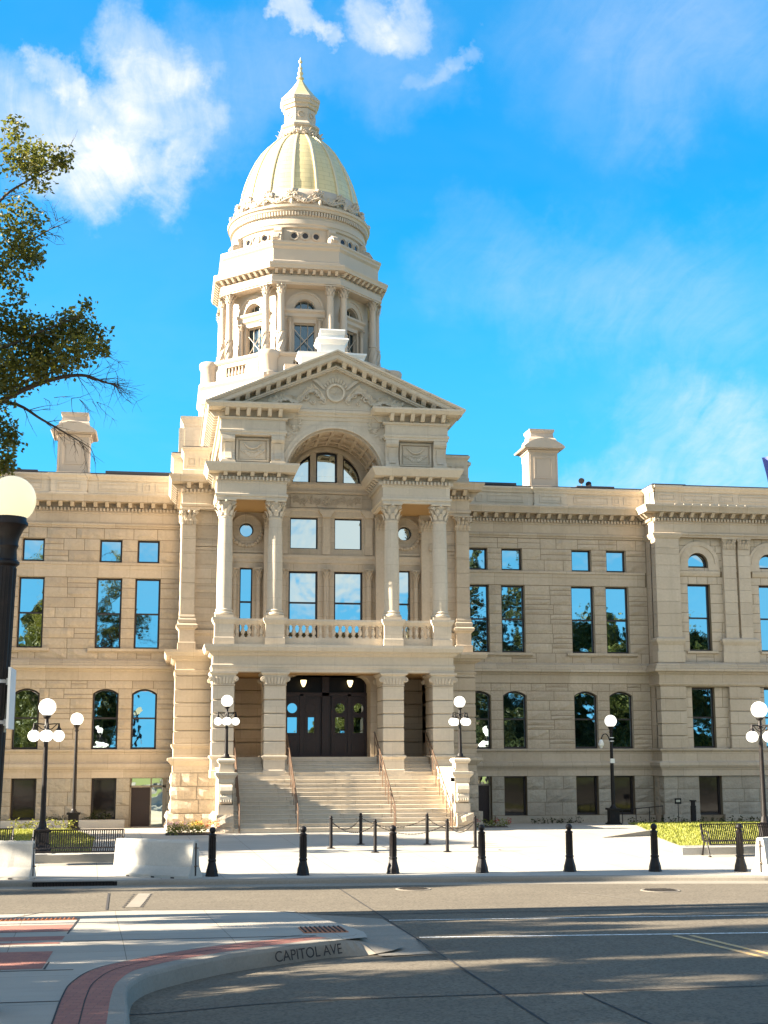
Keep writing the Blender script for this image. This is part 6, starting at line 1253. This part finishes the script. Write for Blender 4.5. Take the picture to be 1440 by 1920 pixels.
# globe lamps
def globe(o, c, r, mt='white lamp globe', nm='globe'):
    q = MB(); q.sphere(c, r, 28, 18); g = smooth_by_angle(q.build(nm, mt, o), 90); return g
def five_lamp(h, pole_z0, gr, sr, arm, label, loc, rot=R(8), base=True):
    """h: height of the top globe's centre; arm: reach of the small globes"""
    o = tag(empty('globe_lamp', loc, rot), label, 'street lamp', 'lamps with five white globes'); k = gr / .25
    q = MB(); z = pole_z0
    if base: q.lathe([(.27, 0), (.27, .25), (.22, .3), (.22, .62), (.26, .66), (.26, .7), (.13, .78), (.10, .95)], 0, 0, 8, PI / 8); z = .9
    else: q.lathe([(.20, 0), (.20, .03), (.12, .06), (.09, .16)], 0, 0, 14)
    q.build('lamp_base', 'black cast iron', o)
    q = MB(); top = h - gr * 1.05; az = h - gr * 1.05 - .22 * k - .12
    q.lathe([(.085 * k, z), (.078 * k, z + .4), (.062 * k, az - .5), (.07 * k, az - .45), (.06 * k, az - .4), (.055 * k, az), (.09 * k, az + .04), (.06 * k, az + .1), (.05 * k, top - .08 * k), (.11 * k, top - .03 * k), (.12 * k, top + .03 * k)], 0, 0, 14); smooth_by_angle(q.build('pole', 'black cast iron', o), 35)
    for j in range(4):
        a = PI / 2 * j; c, s = math.cos(a), math.sin(a); q = MB(); q.box(-.02, .02, 0, 0, 0, 0) if False else None
        q.tube([(0, 0, az + .10), (c * arm * .6, s * arm * .6, az + .12), (c * arm, s * arm, az + .12)], .020 * k, 6); q.tube([(c * .06, s * .06, az - .06), (c * arm * .45, s * arm * .45, az - .02), (c * arm * .8, s * arm * .8, az + .10)], .014 * k, 5); q.lathe([(.02 * k, az + .14), (.035 * k, az + .02), (.075 * k, az - .04), (.08 * k, az - .07)], c * arm, s * arm, 12)
        ar = q.build('arm', 'black cast iron', o); globe(o, (c * arm, s * arm, az - .06 - sr), sr, nm='small_globe')
    globe(o, (0, 0, h), gr); return o
five_lamp(4.28, .1, .255, .175, .36, 'tall five globe lamp behind the left bench', (-9.96, -17.57, gz(-17.57) + .02))
five_lamp(4.27, .1, .255, .175, .36, 'tall five globe lamp behind the right bench at the picture edge', (12.18, -18.39, gz(-18.39) + .02), R(24))
five_lamp(2.03, 0, .21, .142, .315, 'short five globe lamp on the left stair pedestal', (-4.27, -10.0, 2.94), R(2), False); five_lamp(2.03, 0, .21, .142, .315, 'short five globe lamp on the right stair pedestal', (4.27, -10.0, 2.94), R(20), False)
def one_lamp(label, loc, h=4.32, lean=True):
    o = tag(empty('globe_lamp', loc, 0), label, 'street lamp', 'lamps with one white globe'); q = MB(); q.box(-.27, .27, -.27, .27, 0, .06); q.box(-.22, .22, -.22, .22, .06, .10); q.box(-.20, .20, -.20, .20, .10, .58); q.box(-.26, .26, -.26, .26, .58, .66); q.lathe([(.16, .66), (.10, .74), (.08, .8)], 0, 0, 12); q.build('lamp_base', 'black cast iron', o)
    q = MB(); q.lathe([(.075, .74), (.075, .9), (.085, 1.0), (.06, h - .75), (.055, h - .5), (.09, h - .46), (.06, h - .42), (.065, h - .36), (.12, h - .27), (.13, h - .22)], 0, 0, 14); smooth_by_angle(q.build('pole', 'black cast iron', o), 35); globe(o, (0, 0, h), .25); return o
one_lamp('single globe lamp post on the left lawn close to the wing', (-9.93, -3.12, gz(-3.1)))
o = one_lamp('single globe lamp post with a hanging camera beside the right wing', (11.87, -4.51, gz(-4.5)), 4.2)
q = MB(); q.tube([tuple(v) for v in spline([(0, 0, 3.2), (-.16, 0, 3.62), (-.34, 0, 3.64), (-.44, 0, 3.42)], 6)], .022, 6); q.build('camera_arm', 'black cast iron', o)
q = MB(); q.sphere((-.44, 0, 3.25), .12, 16, 10); q.lathe([(.04, 3.44), (.08, 3.38), (.125, 3.26), (.10, 3.2)], -.44, 0, 14); q.sphere((-.44, 0, 3.13), .06, 12, 8); smooth_by_angle(q.build('camera_housing', 'white painted metal', o), 60)
q = MB(); q.box(-.09, .09, -.11, -.05, 2.48, 2.66); q.box(-.08, .08, -.1, .1, 3.5, 3.53); q.box(-.08, .08, -.1, .1, 3.36, 3.39); q.build('control_box', 'white painted metal', o)
# the near lamp post on the corner sidewalk
o = tag(empty('globe_lamp', (-8.67, -42.37, 0)), 'large near black lamp post with one cream globe at the left edge', 'street lamp')
q = MB(); q.lathe([(.27, 0), (.27, .06), (.24, .1), (.24, .16), (.20, .24), (.17, .4), (.19, .55), (.16, .7), (.15, .95), (.17, 1.0), (.13, 1.06)], 0, 0, 24); smooth_by_angle(q.build('lamp_base', 'black cast iron', o), 40)
q = MB(); q.lathe([(.122, 1.0), (.112, 5.36), (.15, 5.39), (.15, 5.42), (.115, 5.45), (.105, 5.58), (.125, 5.62), (.115, 5.66), (.13, 5.74), (.165, 5.82), (.19, 5.86), (.225, 5.89), (.225, 5.92), (.2, 5.95), (.2, 5.99)], 0, 0, 32)
for k in range(16): a = 2 * PI * k / 16; q.tube([(.119 * math.cos(a), .119 * math.sin(a), 1.08), (.110 * math.cos(a), .110 * math.sin(a), 5.34)], .011, 5)
smooth_by_angle(q.build('pole', 'black cast iron', o), 40); globe(o, (0, 0, 6.215), .305, 'cream lamp globe'); o.rotation_euler = (0, R(1.25), 0)
o = tag(empty('street_sign', (-8.53, -42.40, 3.3), 0), 'white street sign seen edge on, strapped to the near lamp post', 'sign')
q = MB(); q.box(.085, .115, -.30, .34, .04, .78); q.build('sign_panel', 'white sign', o); q = MB(); q.tube([(.025, 0, 0), (.025, 0, .74)], .030, 8); q.build('sign_rail', 'sign back', o)
for z in (.12, .62):
    q = MB(); q.box(.0, .10, -.04, .04, z - .04, z + .04); q.lathe([(.128, z - .02), (.128, z + .02), (.12, z + .025)], -.06, .03, 24); q.build('bracket', 'steel', o)
# benches
def bench(label, loc, rz=0.0, L=2.46):
    o = tag(empty('bench', loc, rz), label, 'bench', 'black slatted park benches'); sp = [(.36, .90), (.30, .72), (.23, .52), (.16, .44), (.0, .42), (-.22, .44), (-.30, .40), (-.33, .34)]
    prof = spline([(0, y, z) for y, z in sp], 4); q = MB(); n = 40
    for k in range(n):
        x = -L / 2 + .04 + (L - .08) * k / (n - 1)
        for a, b in zip(prof[:-1], prof[1:]): q.hexa([(x - .017, a.y, a.z - .008), (x + .017, a.y, a.z - .008), (x + .017, a.y + .004, a.z + .008), (x - .017, a.y + .004, a.z + .008)], [(x - .017, b.y, b.z - .008), (x + .017, b.y, b.z - .008), (x + .017, b.y + .004, b.z + .008), (x - .017, b.y + .004, b.z + .008)])
    q.build('slats', 'black cast iron', o)
    q = MB(); q.tube([(-L / 2, .36, .90), (L / 2, .36, .90)], .022, 6); q.tube([(-L / 2, -.33, .35), (L / 2, -.33, .35)], .022, 6); q.tube([(-L / 2, .2, .43), (L / 2, .2, .43)], .018, 6); q.build('rails', 'black cast iron', o)
    for s in (-1, 1):
        q = MB(); x = s * L / 2; q.tube([(x, p.y, p.z) for p in prof], .024, 6); q.tube([tuple(v) for v in spline([(x, .30, .70), (x, .0, .72), (x, -.26, .66), (x, -.30, .5), (x, -.28, .40)], 5)], .02, 6); q.tube([tuple(v) for v in spline([(x, .28, .0), (x, .2, .2), (x, .12, .40), (x, .2, .6)], 5)], .024, 6); q.tube([tuple(v) for v in spline([(x, -.30, .0), (x, -.20, .2), (x, -.16, .30), (x, -.1, .42)], 5)], .024, 6); q.tube([tuple(v) for v in spline([(x, -.1, .44), (x, -.05, .56), (x, .06, .62), (x, .12, .54), (x, .04, .50)], 5)], .014, 5); q.box(x - .03, x + .03, -.36, -.24, 0, .02); q.box(x - .03, x + .03, .22, .34, 0, .02); q.build('leg', 'black cast iron', o)
    return o
b1 = bench('black slatted bench left of the long concrete barrier', (-8.78, -20.25, gz(-20.2)))
b2 = copy_tree(b1); b2.location = (10.58, -20.5, gz(-20.5)); b2['label'] = 'black slatted bench before the sunlit right lawn'
b3 = copy_tree(b1); b3.location = (-11.85, -19.6, gz(-19.6)); b3['label'] = 'black bench cut off by the left picture edge above the short barrier'
# concrete barriers
def barrier(L, label, loc, rz):
    o = tag(empty('concrete_barrier', loc, rz), label, 'barrier', 'white concrete barriers'); P_ = [(-.29, 0), (-.29, .07), (-.17, .28), (-.105, .86), (-.075, .92), (.075, .92), (.105, .86), (.17, .28), (.29, .07), (.29, 0)]; q = MB(); n = 16; vs = []; fs = []
    for i in range(n + 1):
        x = -L / 2 + L * i / n
        for y, z in P_: j = 0 if i in (0, n) else random.uniform(-.004, .004); vs.append((x, y + j, z + j))
    k = len(P_)
    for i in range(n):
        for j in range(k - 1): fs.append((i * k + j, i * k + j + 1, (i + 1) * k + j + 1, (i + 1) * k + j))
    fs += [tuple(range(k)), tuple(n * k + j for j in range(k - 1, -1, -1))]; q.add(vs, fs); q.build('body', 'barrier concrete', o)
    for s in (-1, 1):
        q = MB(); x = s * L / 2; q.box(x - .012 if s > 0 else x - .015, x + .015 if s > 0 else x + .012, -.022, .022, .06, .86); q.build('end_slot', 'joint tar', o)
        q = MB()
        for z in (.30, .74): q.tube([(x, -.05, z), (x + s * .07, -.03, z), (x + s * .07, .03, z), (x, .05, z)], .012, 6)
        q.build('lifting_loop', 'rail metal', o)
    q = MB()
    for x in (-L * .27, L * .05, L * .3): q.box(x - .05, x + .05, -.30, -.24, -.0, .035)
    q.build('drain_notch', 'joint tar', o); return o
barrier(2.45, 'long white concrete barrier between the left bench and a bollard', (-6.63, -23.55, 0), R(-37)); barrier(2.4, 'short visible end of a concrete barrier at the left edge', (-10.85, -23.35, 0), R(-12)); barrier(2.4, 'concrete barrier end beside the last bollard at the right edge', (9.62, -25.2, 0), R(35))
# small things by the right wing
o = tag(empty('ramp_sign', (15.25, -3.0, gz(-3))), 'small dark sign on a thin stake by the right pavilion', 'sign'); q = MB(); q.tube([(0, 0, 0), (0, 0, .95)], .018, 6); q.build('stake', 'black cast iron', o); q = MB(); q.box(-.14, .14, -.02, .02, .80, 1.04); q.build('sign_panel', 'black cast iron', o); q = MB(); q.box(-.09, .09, -.024, -.02, .88, .97); q.build('symbol', 'sign back', o)
o = tag(empty('path_light', (15.92, -3.0, gz(-3))), 'dark square bollard light by the right pavilion wall', 'path light'); q = MB(); q.box(-.09, .09, -.09, .09, 0, .72); q.build('post', 'black cast iron', o); q = MB(); q.box(-.11, .11, -.11, .11, .9, .96); q.box(-.07, .07, -.07, .07, .72, .9); q.build('cap', 'black cast iron', o)
o = tag(empty('ramp_railing', (13.6, -2.9, gz(-2.9))), 'thin dark handrail of the ramp beside the right wing', 'railing')
q = MB(); q.tube([(-1.4, 0, .5), (-.2, 0, .62), (1.0, 0, .72), (1.0, 0, 0)], .022, 6); q.build('handrail', 'black cast iron', o)
for x, z in ((-1.4, .5), (-.8, .56), (-.2, .62), (.4, .67)): q = MB(); q.tube([(x, 0, 0), (x, 0, z)], .018, 6); q.build('post', 'black cast iron', o)
o = tag(empty('floodlight', (12.50, .55, 15.30)), 'twin headed floodlight on the roof edge right of the right chimney', 'floodlight'); q = MB(); q.tube([(0, 0, 0), (0, 0, .3)], .025, 6); q.box(-.25, .45, -.06, .06, 0, .03); q.build('bracket', 'steel', o)
for x, z, a in ((.02, .34, .5), (.36, .16, -.6)): q = MB(); q.tube([(x - .06, -.10, z - .04 * a), (x + .06, .12, z + .1 * a)], [.14, .10], 12); q.build('lamp_head', 'black cast iron', o)
o = tag(empty('flag', (11.78, -22.3, .03)), 'blue, white and red flag hanging at the right picture edge', 'flag'); q = MB(); q.lathe([(.08, 0), (.065, 8), (.045, 13)], 0, 0, 12); q.sphere((0, 0, 13.07), .09, 12, 8); q.build('flagpole', 'steel', o)
q = MB(); vs = []; fs = []; nx, nz = 14, 12
for j in range(nz + 1):
    for i in range(nx + 1):
        u, v = i / nx, j / nz; vs.append((-.06 - .80 * u * (1 - .12 * v), .14 * math.sin(u * 9 + v * 2.2) * u, 11.75 - 1.1 * v + .5 * (1 - u) - .12 * math.sin(u * 3)))
for j in range(nz):
    for i in range(nx): a = j * (nx + 1) + i; fs.append((a, a + 1, a + nx + 2, a + nx + 1))
q.add(vs, fs); f = smooth_by_angle(q.build('cloth', 'flag cloth', o), 90)
# lanterns in the porch
for s, lb in ((-1, 'left glowing pendant lantern under the porch ceiling'), (1, 'right glowing pendant lantern under the porch ceiling')):
    o = tag(empty('pendant_lantern', (s * .95, -4.35, 5.95)), lb, 'lantern', 'porch lanterns'); q = MB(); q.lathe([(.0, -.19), (.05, -.16), (.10, -.05), (.125, .06), (.11, .10)], 0, 0, 18); smooth_by_angle(q.build('shade', 'lit lamp shade', o), 90); q = MB(); q.lathe([(.13, .09), (.13, .12), (.03, .16), (.012, .24), (.012, .34)], 0, 0, 12); q.build('fitting', 'black cast iron', o)
# put the lettering on the kerb face: follows the face between two of its points
pa, pb = Vector((-4.80, -37.45)), Vector((-3.55, -36.58)); d = (pb - pa).normalized(); nrm = Vector((d.y, -d.x))
mid = (pa + pb) / 2 + nrm * .064
xa = Vector((d.x, d.y, 0)); za = Vector((-nrm.x * .25, -nrm.y * .25, 1)).normalized(); ya = za
rot = Matrix((xa, ya, xa.cross(ya))).transposed().to_4x4(); rot.translation = Vector((mid.x, mid.y, -.125)); to.matrix_world = rot
print('objects', len(bpy.data.objects), 'verts', sum(len(m_.vertices) for m_ in bpy.data.meshes))
